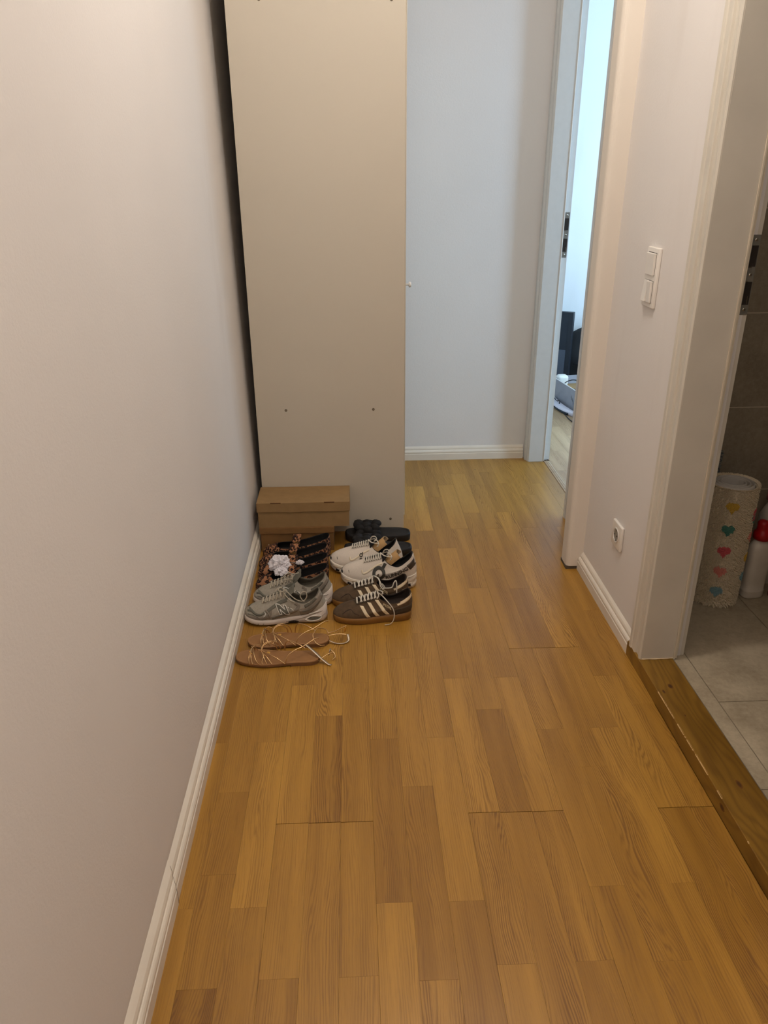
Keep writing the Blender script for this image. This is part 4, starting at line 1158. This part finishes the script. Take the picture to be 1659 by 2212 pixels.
# ------------------------------------------------------------------ black slides with braided strap
def slide(label, loc, rz, mir):
    t = thing('slide_sandal', label, 'slide sandal', loc, rad(rz), 'black slides by the wardrobe')
    L, W = .252, .096
    bm = bmesh.new(); rows = []
    for z, o in ((0, -.004), (.003, 0), (.024, .0015), (.030, -.0005), (.032, -.004), (.0285, -.008), (.0275, -.012)):
        r = []
        for k in range(48):
            a = 2 * pi * k / 48; c = cos(a); s_ = sin(a)
            sx = (1 - c) / 2
            w = (W / 2 + o) * (abs(s_) ** .62) * (1.0 - .14 * math.exp(-((sx - .62) / .22) ** 2) - .06 * sx)
            r.append(Vector((L / 2 - (L / 2 + o) * c * (1 if abs(c) < 1 else 1), (-w if k <= 24 else w) + mir * .003 * math.exp(-((sx - .1) / .2) ** 2), z + .004 * max(0, .12 - sx) / .12)))
        rows.append(r)
    g = grid(bm, rows, True); bm.faces.new(g[0][::-1]); bm.faces.new(g[-1])
    o_ = mk('footbed', bm, M_black, t, True)
    bm = bmesh.new(); n = 6
    for row, (x, rr, ph) in enumerate(((.055, .0175, 0), (.086, .0185, .5), (.117, .0170, 0))):
        for k in range(n + (0 if ph else 1)):
            a = pi * (k + ph) / n
            c = (x + .004 * sin(a * 3 + row), -cos(a) * .043, .024 + sin(a) * .040)
            rot = Matrix.Rotation(rad(28 if (k + row) % 2 else -28), 3, 'Z') @ Matrix.Rotation(-(a - pi / 2), 3, 'X')
            blob(bm, c, rr * 1.1, (1.2, .85, .75), 2, .15, k + row * 3, rot)
    mk('braided_strap', bm, mat('black puffy fabric', (27, 24, 23), .85, .15, 60, .3, 500), t, True)
slide('black slide sandal with braided strap, rear one right before the wardrobe panel', (-.0465, 2.655, .0003), -.5, 1)
slide('black slide sandal mostly hidden behind the white running shoes', (-.050, 2.530, .0003), 0, -1)

# ------------------------------------------------------------------ gold strap sandals
M_insole = mat('tan insole', (150, 108, 66), .6, .05, 60, .06, 500)
M_edge = mat('tan leather edge', (122, 86, 54), .6, .06, 60)
M_goldm = mat('rose gold strap', (208, 172, 124), .24, .08, 80, metal=.85)
M_goldf = mat('gold charm', (226, 178, 92), .3, .05, metal=.9)
M_stitch = mat('insole stitching', (196, 152, 110), .7, .05)
def sandal(label, loc, rz, near):
    t = thing('strappy_sandal', label, 'sandal', loc, rad(rz), 'tan flat sandals with gold straps')
    L, W = .248, .080
    ol = loop(WT, L, W, curve=.006 * (1 if near else -1))
    def ring(z, o, heel=None):
        r = []
        for sx, b, tt, sg in ol:
            if heel is not None: b = Vector((max(b.x, heel), b.y, 0))
            r.append(Vector((L / 2 + (b.x - L / 2) * (1 + 2 * o / L), b.y * (1 + 2 * o / W), z + .004 * max(0, 1 - sx / .3) ** 2 + .003 * sx)))
        return r
    def cap(bm, row):
        for k in range(NH):
            vs = []
            for q in (row[k], row[k + 1], row[(2 * NH - k - 1) % (2 * NH)], row[(2 * NH - k) % (2 * NH)]):
                if q not in vs: vs.append(q)
            if len(vs) > 2:
                try: bm.faces.new(vs)
                except ValueError: pass
    bm = bmesh.new(); g = grid(bm, [ring(.0015, -.001), ring(.003, 0), ring(.0085, 0), ring(.0088, -.001)], True); cap(bm, g[0]); cap(bm, g[-1])
    mk('sole', bm, M_edge, t)
    bm = bmesh.new(); g = grid(bm, [ring(.0090, -.0002), ring(.0104, -.0004), ring(.0110, -.0015)], True); cap(bm, g[0]); cap(bm, g[-1])
    mk('insole', bm, M_insole, t)
    bm = bmesh.new()
    hr = [[Vector((p.x, p.y, z)) for p in [Vector((max(q.x, .165), q.y, 0)) for q in ring(0, 0)]] for z in (0, .0048)]
    g = grid(bm, hr, True); mk('heel', bm, M_edge, t)
    bm = bmesh.new(); st = ring(.0112, -.005)
    for k in range(0, 2 * NH):
        a, b = st[k], st[(k + 1) % (2 * NH)]
        n_ = max(1, int((b - a).length / .003))
        for j in range(n_):
            p = a.lerp(b, (j + .15) / n_); q = a.lerp(b, (j + .7) / n_)
            tube(bm, [p, q], .00035, 1, 3)
    mk('stitching', bm, M_stitch, t)
    S = []
    e = -.036; f = .036; zb = .011
    K1 = (.050, .020, .034); K2 = (.078, -.002, .036); K3 = (.160, .010, .050)
    def s_(*p): S.append(list(p))
    s_((.047, e, zb), (.044, -.026, .026), (.046, .0, .036), K1, (.052, .030, .024), (.052, f, zb))
    s_((.056, e, zb), (.050, -.024, .026), (.047, .0, .037), (.051, .018, .036))
    s_((.074, e, zb), (.064, -.030, .024), (.056, -.010, .034), K1, (.058, .030, .022), (.060, f, zb))
    s_((.098, e, zb), (.088, -.026, .026), K2, (.074, .018, .038), (.060, .024, .040), K1)
    s_((.112, e, zb), (.096, -.022, .026), K2, (.086, .014, .050), (.108, .022, .052), (.124, .030, .036), (.130, f, zb))
    s_((.150, e, zb), (.128, -.030, .026), (.100, -.016, .034), K2, (.086, -.020, .030), (.082, -.032, .018), (.084, e, zb))
    s_(K2, (.084, .010, .046), (.100, .018, .050), (.114, .020, .040), (.118, .030, .026), (.118, f, zb))
    # ankle loop
    s_((.150, e, zb), (.156, -.030, .034), (.176, -.018, .046), (.200, -.004, .050), (.232, .018, .060), (.244, .026, .058))
    s_((.140, f, zb), (.146, .032, .040), (.162, .022, .052), (.188, .006, .050), (.206, .0, .040))
    bm = bmesh.new()
    for P in S: tube(bm, P, .0017, 6, 6)
    mk('strap', bm, M_goldm, t, True)
    bm = bmesh.new()
    for p in (K1, K2):
        for k in range(3): 
            pts = [(p[0] + .003 * (k - 1), p[1] + .0028 * cos(a), p[2] + .0028 * sin(a)) for a in [2 * pi * i / 10 for i in range(11)]]
            tube(bm, pts, .0010, 1, 5)
    mk('strap_wrap', bm, M_goldm, t, True)
    # flower charm
    bm = bmesh.new(); c = Vector((.097, -.002, .0285))
    for k in range(9):
        a = 2 * pi * k / 9
        tube(bm, [c, c + Vector((cos(a) * .004, sin(a) * .004, .0008)), c + Vector((cos(a) * .0075, sin(a) * .0075, -.0003))], lambda u: .0004 + .0012 * sin(pi * min(1, u * .9 + .1)), 2, 5, .5)
    blob(bm, c + Vector((0, 0, .0008)), .0016, (1, 1, .6), 1)
    mk('flower_charm', bm, M_goldf, t, True)
    bm = bmesh.new()
    blob(bm, (.045, -.010, .0385), .0022, (1, 1, 1), 1); blob(bm, (.051, -.016, .0365), .0020, (1.4, 1, 1), 1)
    mk('bead', bm, M_goldf, t, True)
    # flat ankle strap beyond the heel
    def flat(pts, w, name, m, th=.0012):
        P = catmull(pts, 6); bm = bmesh.new(); rows = []
        for i, p in enumerate(P):
            d = (P[min(i + 1, len(P) - 1)] - P[max(i - 1, 0)]).normalized(); sd = d.cross(Vector((0, .35, 1))).normalized(); n_ = sd.cross(d).normalized()
            rows.append([p - sd * w / 2 - n_ * th / 2, p + sd * w / 2 - n_ * th / 2, p + sd * w / 2 + n_ * th / 2, p - sd * w / 2 + n_ * th / 2])
        g = grid(bm, rows, True); bm.faces.new(g[0][::-1]); bm.faces.new(g[-1]); mk(name, bm, m, t, True)
    M_ss = mat('silver snakeskin strap', (198, 182, 160), .3, .22, 420, .3, 900, metal=.6)
    if near:
        flat([(.204, .022, .040), (.226, .006, .030), (.250, -.012, .016), (.272, -.026, .004), (.282, -.030, .0022)], .0095, 'ankle_strap', M_ss)
        flat([(.262, -.018, .0045), (.246, -.020, .010), (.242, -.022, .012)], .004, 'ankle_strap', M_goldm)
        bc = Vector((.276, .010, .020))
        S2 = [[(.252, -.016, .014), (.262, -.008, .018), (.276, .0, .022), (.286, .004, .020)], [(.276, .024, .020), (.288, .016, .012), (.292, .004, .006), (.284, -.006, .003)]]
    else:
        flat([(.248, -.008, .010), (.270, -.012, .003), (.294, -.010, .0022), (.306, .002, .006), (.304, .016, .016)], .0075, 'ankle_strap', M_ss)
        bc = Vector((.296, .022, .030))
        S2 = [[(.244, .006, .018), (.262, .010, .020), (.282, .012, .020), (.300, .012, .018)], [(.240, .018, .020), (.262, .020, .024), (.284, .024, .034), (.300, .028, .040)],
              [(.206, .0, .040), (.200, -.016, .034), (.206, -.030, .022), (.222, -.036, .012), (.236, -.030, .008)],
              [(.206, .0, .040), (.214, .016, .040), (.236, .026, .028), (.246, .016, .016)]]
    bm = bmesh.new()
    for P in S2: tube(bm, P, .0016, 6, 6)
    mk('strap', bm, M_goldm, t, True)
    bm = bmesh.new()
    P = [bc + Vector((.0015 * (u + v), .0055 * u, .0080 * v)) for u, v in ((-1, -1), (1, -1), (1.1, 0), (1, 1), (0, 1.1), (-1, 1), (-1.1, 0), (-1, -1))]
    tube(bm, P, .0012, 2, 6); tube(bm, [bc + Vector((0, 0, -.008)), bc + Vector((0, 0, .008))], .0010, 2, 6)
    mk('buckle', bm, M_chrome if near else M_goldf, t, True)
sandal('tan strappy sandal with thin gold straps, nearest of all the shoes', (-.366, 1.860, .0003), -1.5, True)
sandal('tan gold strapped sandal between its mate and the grey shoe, buckle past the heel', (-.341, 1.954, .0003), -2.0, False)

# ================================================================== BATHROOM THINGS
ZB = .0402
random.seed(21)
rug = thing('rolled_rug', 'rolled cream shaggy bath rug with coloured hearts standing on end behind the door frame', 'rug', (1.150, 2.083, ZB))
RR, RH = .070, .405
# spiral backing (white), seen from above as coils
bm = bmesh.new(); rows_o, rows_i = [], []
nseg = 150; turns = 2.75; top, bot = [], []
for i in range(nseg + 1):
    a = 2 * pi * turns * i / nseg; r = .0665 - .0112 * (a / (2 * pi)) * (1.05)
    top.append((a, r))
prof = [(.0048, 0), (.0048, RH - .004), (.003, RH), (0, RH + .0008), (-.001, RH - .002), (-.001, 0)]
rows = []
for a, r in top:
    rows.append([Vector(((r - .0048 + p[0]) * cos(a + 2.2), (r - .0048 + p[0]) * sin(a + 2.2), p[1])) for p in prof])
grid(bm, rows)
mk('backing', bm, mat('white rug backing', (196, 188, 178), .85, .05, 90, .3, 500), rug, True)
# inner pile visible between the coils at the top + outer pile
RM = [mat('cream pile', (224, 208, 180), .95, .16, 300), mat('yellow pile', (222, 184, 84), .95, .14, 300), mat('teal pile', (92, 146, 130), .95, .14, 300),
      mat('raspberry pile', (220, 106, 112), .95, .14, 300), mat('salmon pile', (232, 154, 138), .95, .14, 300), mat('blue pile', (140, 172, 178), .95, .14, 300),
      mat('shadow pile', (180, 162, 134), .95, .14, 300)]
hearts = []
ang0 = math.atan2(-1, -.40)       # towards the camera
for kk, (z, mi) in enumerate(((.345, 1), (.270, 2), (.198, 3), (.128, 4), (.058, 5))): hearts.append((ang0 - .0, z, mi))
for kk, (z, mi) in enumerate(((.315, 3), (.238, 4), (.165, 1), (.098, 5), (.30, 2))): hearts.append((ang0 + 1.32, z, mi))
for kk, (z, mi) in enumerate(((.330, 4), (.255, 5), (.180, 2), (.105, 3))): hearts.append((ang0 - 1.32, z, mi))
def heart_at(a, z):
    for ha, hz, mi in hearts:
        da = (a - ha + pi) % (2 * pi) - pi
        u = da * RR / .0190; v = (z - hz) / .0190
        if (abs(u) - .36) ** 2 + (v - .22) ** 2 < .34 or (-1 < v <= .3 and abs(u) < .86 * (1 + v) / 1.3): return mi
    return 0
verts, faces, mids = [], [], []
def tuft(base, nrm, ln, w, mi):
    t1 = nrm.cross(Vector((.3, .2, 1))).normalized(); t2 = nrm.cross(t1)
    d = (nrm + t1 * random.uniform(-.3, .3) + t2 * random.uniform(-.3, .3)).normalized()
    mid = base + (nrm * .55 + d * .25).normalized() * ln * .55; tip = mid + d * ln * .55
    n0 = len(verts)
    for p, ww in ((base, w), (mid, w * 1.05), (tip, w * .55)):
        for k in range(3):
            a = 2 * pi * k / 3; verts.append(p + t1 * cos(a) * ww + t2 * sin(a) * ww)
    for i in range(2):
        for k in range(3):
            k2 = (k + 1) % 3
            faces.append((n0 + i * 3 + k, n0 + i * 3 + k2, n0 + i * 3 + 3 + k2, n0 + i * 3 + 3 + k)); mids.append(mi)
    faces.append((n0 + 6, n0 + 7, n0 + 8)); mids.append(mi)
NT_ = 17000
for i in range(NT_):
    a = random.uniform(0, 2 * pi); z = random.uniform(.002, RH - .008)
    mi = heart_at(a, z)
    nrm = Vector((cos(a), sin(a), random.uniform(-.12, .0)))
    if z < .02: nrm.z -= .25
    tuft(Vector((cos(a) * .0665, sin(a) * .0665, z)), nrm.normalized(), random.uniform(.006, .0085), random.uniform(.0014, .0019), mi)
for ha, hz, hm in hearts:
    for i in range(420):
        a = ha + random.uniform(-1, 1) * .0200 / RR; z = hz + random.uniform(-1, 1) * .020
        if heart_at(a, z):
            tuft(Vector((cos(a) * .0665, sin(a) * .0665, z)), Vector((cos(a), sin(a), -.05)).normalized(), random.uniform(.0075, .0092), .0017, hm)
for i in range(900):
    a = random.uniform(0, 2 * pi); r = .0665
    tuft(Vector((cos(a) * r, sin(a) * r, RH - .006)), Vector((cos(a) * .8, sin(a) * .8, .5)).normalized(), .009, .0011, 0)
for i in range(900):
    j = random.randrange(len(top) - 1); a, r = top[j]
    if a < 5: continue
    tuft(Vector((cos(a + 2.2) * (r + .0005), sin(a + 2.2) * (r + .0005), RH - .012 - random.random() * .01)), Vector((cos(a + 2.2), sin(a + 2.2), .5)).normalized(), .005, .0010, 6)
me = bpy.data.meshes.new('pile'); me.from_pydata(verts, [], faces)
for m in RM: me.materials.append(m)
me.polygons.foreach_set('material_index', mids)
po = bpy.data.objects.new('pile', me); COL.objects.link(po); po.parent = rug; po['kind'] = 'stuff'
# felt under the pile so that no gap shows through
bm = bmesh.new(); lathe(bm, [(.064, .001), (.0668, .004), (.0668, RH - .008), (.062, RH - .008)], 40)
bmesh.ops.delete(bm, geom=[f for f in bm.faces if len(f.verts) > 4], context='FACES')
mk('pile_base', bm, RM[0], rug, True)

# small grey mat standing behind, only its fluffy corner visible
gm = thing('grey_mat', 'fluffy blue grey mat peeking out behind the rolled rug', 'mat', (1.110, 2.237, ZB))
verts, faces, mids = [], [], []
for i in range(2600):
    a = random.uniform(0, 2 * pi); z = random.uniform(.25, .455)
    tuft(Vector((cos(a) * .050, sin(a) * .050, z)), Vector((cos(a), sin(a), .1)).normalized(), random.uniform(.008, .013), .0020, 0 if random.random() < .6 else 1)
for i in range(500):
    a = random.uniform(0, 2 * pi); r = .05 * math.sqrt(random.random())
    tuft(Vector((cos(a) * r, sin(a) * r, .455)), Vector((cos(a) * .4, sin(a) * .4, 1)).normalized(), random.uniform(.012, .02), .0013, 0)
me = bpy.data.meshes.new('pile'); me.from_pydata(verts, [], faces)
me.materials.append(mat('pale grey fluff', (150, 150, 144), .95, .12, 200)); me.materials.append(mat('blue grey fluff', (84, 92, 98), .95, .12, 200))
me.polygons.foreach_set('material_index', mids)
po = bpy.data.objects.new('pile', me); COL.objects.link(po); po.parent = gm; po['kind'] = 'stuff'
bm = bmesh.new(); lathe(bm, [(.049, .0005), (.051, .01), (.051, .45), (.045, .456)], 28)
mk('core', bm, mat('grey mat backing', (120, 122, 120), .9, .08), gm, True)

M_bottle = mat('white bottle plastic', (206, 196, 182), .42, .03, 20)
M_red = mat('red cap', (168, 16, 22), .4, .05)
M_pink = mat('pink cap', (178, 92, 108), .4, .05)
def bottle(name, label, loc, rz, m_cap, w, d, h, style):
    t = thing(name, label, 'bottle', loc, rz, None)
    bm = bmesh.new(); rows = []
    prof = [(.90, 0), (.98, .006), (1, .03), (1, .10), (1.03, .112), (.97, .122), (.96, .22), (.98, .24), (1.0, .42), (1.0, .62), (.98, .72), (.88, .80), (.62, .86), (.40, .885), (.36, .90)]
    for k, z in prof:
        r = []
        for i in range(36):
            a = 2 * pi * i / 36; c, s_ = cos(a), sin(a)
            q = .62 if z < .8 else 1.0
            r.append(Vector((w / 2 * k * (abs(c) ** q) * (1 if c >= 0 else -1), d / 2 * k * (abs(s_) ** q) * (1 if s_ >= 0 else -1), z * h)))
        rows.append(r)
    g = grid(bm, rows, True); bm.faces.new(g[0][::-1]); bm.faces.new(g[-1])
    mk('body', bm, M_bottle, t, True)
    bm = bmesh.new(); z = h * .89
    if style == 'duck':
        lathe(bm, [(.022, z - .004), (.0275, z), (.0275, z + .020), (.0215, z + .026), (.019, z + .040), (.0185, z + .052), (.013, z + .060), (.003, z + .062)], 28)
        for v in bm.verts:
            if v.co.z > z + .03: v.co.x -= .006 * (v.co.z - z - .03) / .03
    else:
        lathe(bm, [(.024, z - .004), (.034, z), (.034, z + .018), (.030, z + .022), (.029, z + .048), (.026, z + .052), (.004, z + .052)], 28)
    mk('cap', bm, m_cap, t, True)
    return t
bottle('detergent_bottle', 'white plastic bottle with red cap standing right of the rolled rug', (1.279, 2.090, ZB), .15, M_red, .072, .056, .232, 'duck')
bottle('detergent_bottle.001', 'white bottle with wide pink cap behind the red capped bottle', (1.362, 2.185, ZB), .1, M_pink, .090, .070, .330, 'wide')
b3 = thing('spray_can', 'green patterned tin with dark red foot at the right edge behind the white bottle', 'tin', (1.366, 2.072, ZB))
s_ = NT('green leaf print', .5); o = s_.obj(); wv = s_.n('ShaderNodeTexWave', ins={'Scale': 26.0, 'Distortion': 6.0}); s_.l(o, wv.inputs['Vector'])
s_.col(s_.ramp(wv.outputs['Fac'], [(.45, lin((96, 92, 52))), (.6, lin((150, 140, 88)))]))
bm = bmesh.new(); lathe(bm, [(.030, .012), (.032, .016), (.032, .150), (.028, .156)], 30); mk('body', bm, s_.m, b3, True)
bm = bmesh.new(); lathe(bm, [(.033, 0), (.034, .003), (.034, .011), (.031, .0135)], 30); mk('foot', bm, mat('dark red tin', (110, 40, 26), .4, .1), b3, True)
bm = bmesh.new(); lathe(bm, [(.026, .156), (.026, .170), (.018, .178)], 24); mk('lid', bm, M_plug, b3, True)

# ================================================================== BEDROOM THINGS
M_hp = mat('grey printed card', (150, 148, 154), .5, .04, 20)
M_mon = mat('black monitor plastic', (24, 28, 36), .45, .06)
M_scr = mat('dark screen', (20, 26, 36), .16, .02)
M_cable = mat('black cable', (22, 22, 26), .5, .05)
A = Vector((1.296, 4.280, 0)); B = Vector((1.256, 4.560, 0)); dr_ = (B - A).normalized(); ang = math.atan2(dr_.y, dr_.x) - pi / 2
# box local frame: y runs away from the camera along its grey side, x to the right
cb = thing('open_carton', 'open grey printed carton full of cables on the bedroom floor', 'box', (1.335, 4.03, .0005), ang)
BWX, BLY, BHH = .30, .62, .138
bm = bmesh.new()
box(bm, 0, .004, 0, BLY, .003, BHH); box(bm, BWX - .004, BWX, 0, BLY, .003, BHH); box(bm, .004, BWX - .004, 0, .004, .003, BHH); box(bm, .004, BWX - .004, BLY - .004, BLY, .003, BHH)
mk('sides', bm, M_hp, cb)
mk('base', BX(0, BWX, 0, BLY, 0, .003), M_card, cb)
mk('inner_card', BX(.005, BWX - .005, .005, BLY - .005, .003, .085), M_card, cb)
bm = bmesh.new()
box(bm, -.0006, .0046, 0, BLY, BHH, BHH + .0022); mk('rim', bm, mat('light card edge', (214, 210, 206), .6, .03), cb)
bm = bmesh.new()
for (y0, z0, y1, z1) in ((.302, .098, .296, .070), (.296, .078, .276, .072), (.276, .074, .270, .050), (.286, .086, .280, .066)):
    P = [Vector((-.0008, y0, z0)), Vector((-.0008, y0 - .004, z0)), Vector((-.0008, y1 - .004, z1)), Vector((-.0008, y1, z1))]
    bm.faces.new([bm.verts.new(p) for p in P])
mk('slanted_logo', bm, mat('dark logo print', (78, 78, 84), .4, .03), cb)
def to_w(par, p): return par.location + Matrix.Rotation(par.rotation_euler.z, 3, 'Z') @ Vector(p)
def cable(name, label, pts, r=.0028, grp='cables in and around the carton'):
    bm = bmesh.new(); tube(bm, pts, r, 6, 7); o = mk(name, bm, M_cable, None, True); return tag(o, label, 'cable', grp)
cable('cable', 'black cable arching over the far part of the open carton', [to_w(cb, p) for p in ((.03, .52, .092), (.035, .47, .135), (.05, .40, .165), (.07, .32, .168), (.09, .25, .150), (.10, .20, .10))])
cable('cable', 'tangled black cable lying inside the carton behind its grey side', [to_w(cb, p) for p in ((.015, .50, .095), (.04, .44, .098), (.02, .38, .104), (.06, .33, .096), (.03, .28, .100), (.08, .27, .108), (.06, .35, .112), (.025, .42, .115), (.02, .30, .118), (.06, .22, .110))], .0024)
cable('cable', 'thin black cable on the bedroom floor bending in front of the power strip', [(1.236, 4.56, .05), (1.243, 4.47, .03), (1.245, 4.40, .045), (1.240, 4.385, .0035), (1.243, 4.28, .0035), (1.243, 4.155, .0035), (1.262, 4.07, .0035), (1.32, 3.98, .0035), (1.42, 3.95, .0035)], .0028, 'cables in and around the carton')
pb = thing('power_adapter', 'black power adapter lying in the carton', 'adapter', to_w(cb, (.12, .27, .0855)), ang + .3)
mk('brick', BX(-.032, .032, -.065, .065, 0, .032, .004, 2), M_mon, pb); mk('plug', BX(-.008, .008, -.095, -.0655, .006, .018, .002, 1), M_plug, pb)
wr = thing('white_router', 'rounded white plastic device at the far end of the carton', 'device', to_w(cb, (.052, .575, .0855)), ang)
mk('shell', BX(-.035, .035, -.030, .030, 0, .070, .018, 5), M_plug, wr, True)
# power strip, tilted along the carton
ps = thing('power_strip', 'curved white and black power strip on the floor along the grey carton', 'power strip', (1.262, 4.395, .0005), ang - .02)
bm = bmesh.new(); rows = []; rows2 = []
for i in range(13):
    t = i / 12; y = .155 - .34 * t; x = -.004 - .020 * (1 - (2 * t - 1) ** 2); w = .019 * (.35 + .65 * sin(pi * min(1, .12 + t)) ** .4)
    rows.append([Vector((x + w * c, y, h)) for c, h in ((-1, 0), (-1, .014), (-.8, .020), (.8, .034), (1, .030), (1, 0))])
g = grid(bm, rows, True); bm.faces.new(g[0]); bm.faces.new(g[-1][::-1]); mk('shell', bm, mat('pale lilac plastic', (214, 206, 214), .4, .02), ps, True)
bm = bmesh.new(); P = []
for i in range(11):
    t = (i + .5) / 12; y = .150 - .34 * t; x = -.004 - .020 * (1 - (2 * t - 1) ** 2) - .0195 * (.35 + .65 * sin(pi * min(1, .12 + t)) ** .4)
    P.append(Vector((x, y, .0075)))
tube(bm, P, lambda t: .0022 + .0052 * t, 3, 8); mk('dark_inset', bm, M_mon, ps, True)
# monitor leaning behind the carton
mo = thing('monitor', 'dark monitor standing on its edge behind the carton by the bedroom wall', 'monitor', (1.418, 4.870, .0005), rad(-32))
mk('housing', BX(-.42, 0, -.006, .034, 0, .492, .004, 2), M_mon, mo)
mk('screen', BX(-.410, -.030, -.0075, -.0055, .012, .480), M_scr, mo)
mk('screen_reflection', BX(-.416, -.030, -.009, -.0080, .004, .250), mat('reflected wall grey', (70, 76, 88), .3, .03), mo)  # pale reflection of the wall, painted over the lower screen
# black bag
bg = thing('black_bag', 'black fabric bag slumped against the bedroom wall beside the monitor', 'bag', (1.63, 5.02, .0005))
bm = bmesh.new(); blob(bm, (0, 0, .17), .2, (1.38, .62, 1.08), 4)
for v in bm.verts:
    z = v.co.z
    v.co.x *= 1.0; v.co += Vector((.02, .02, .02)) * noise.noise(v.co * 9)
    v.co.y = max(-.15, min(.15, v.co.y)); v.co.z = max(0, v.co.z)
mk('body', bm, M_blackfab, bg, True)
bm = bmesh.new(); tube(bm, [(.0, -.02, .37), (.02, -.03, .43), (.06, -.03, .45), (.11, -.03, .42), (.13, -.02, .33)], .009, 6, 8, .6)
mk('handle', bm, M_blackfab, bg, True)
bm = bmesh.new(); tube(bm, [(-.17, -.10, .15), (-.06, -.152, .16), (.06, -.152, .16), (.17, -.10, .15)], .004, 6, 6); mk('zip', bm, M_mon, bg, True)
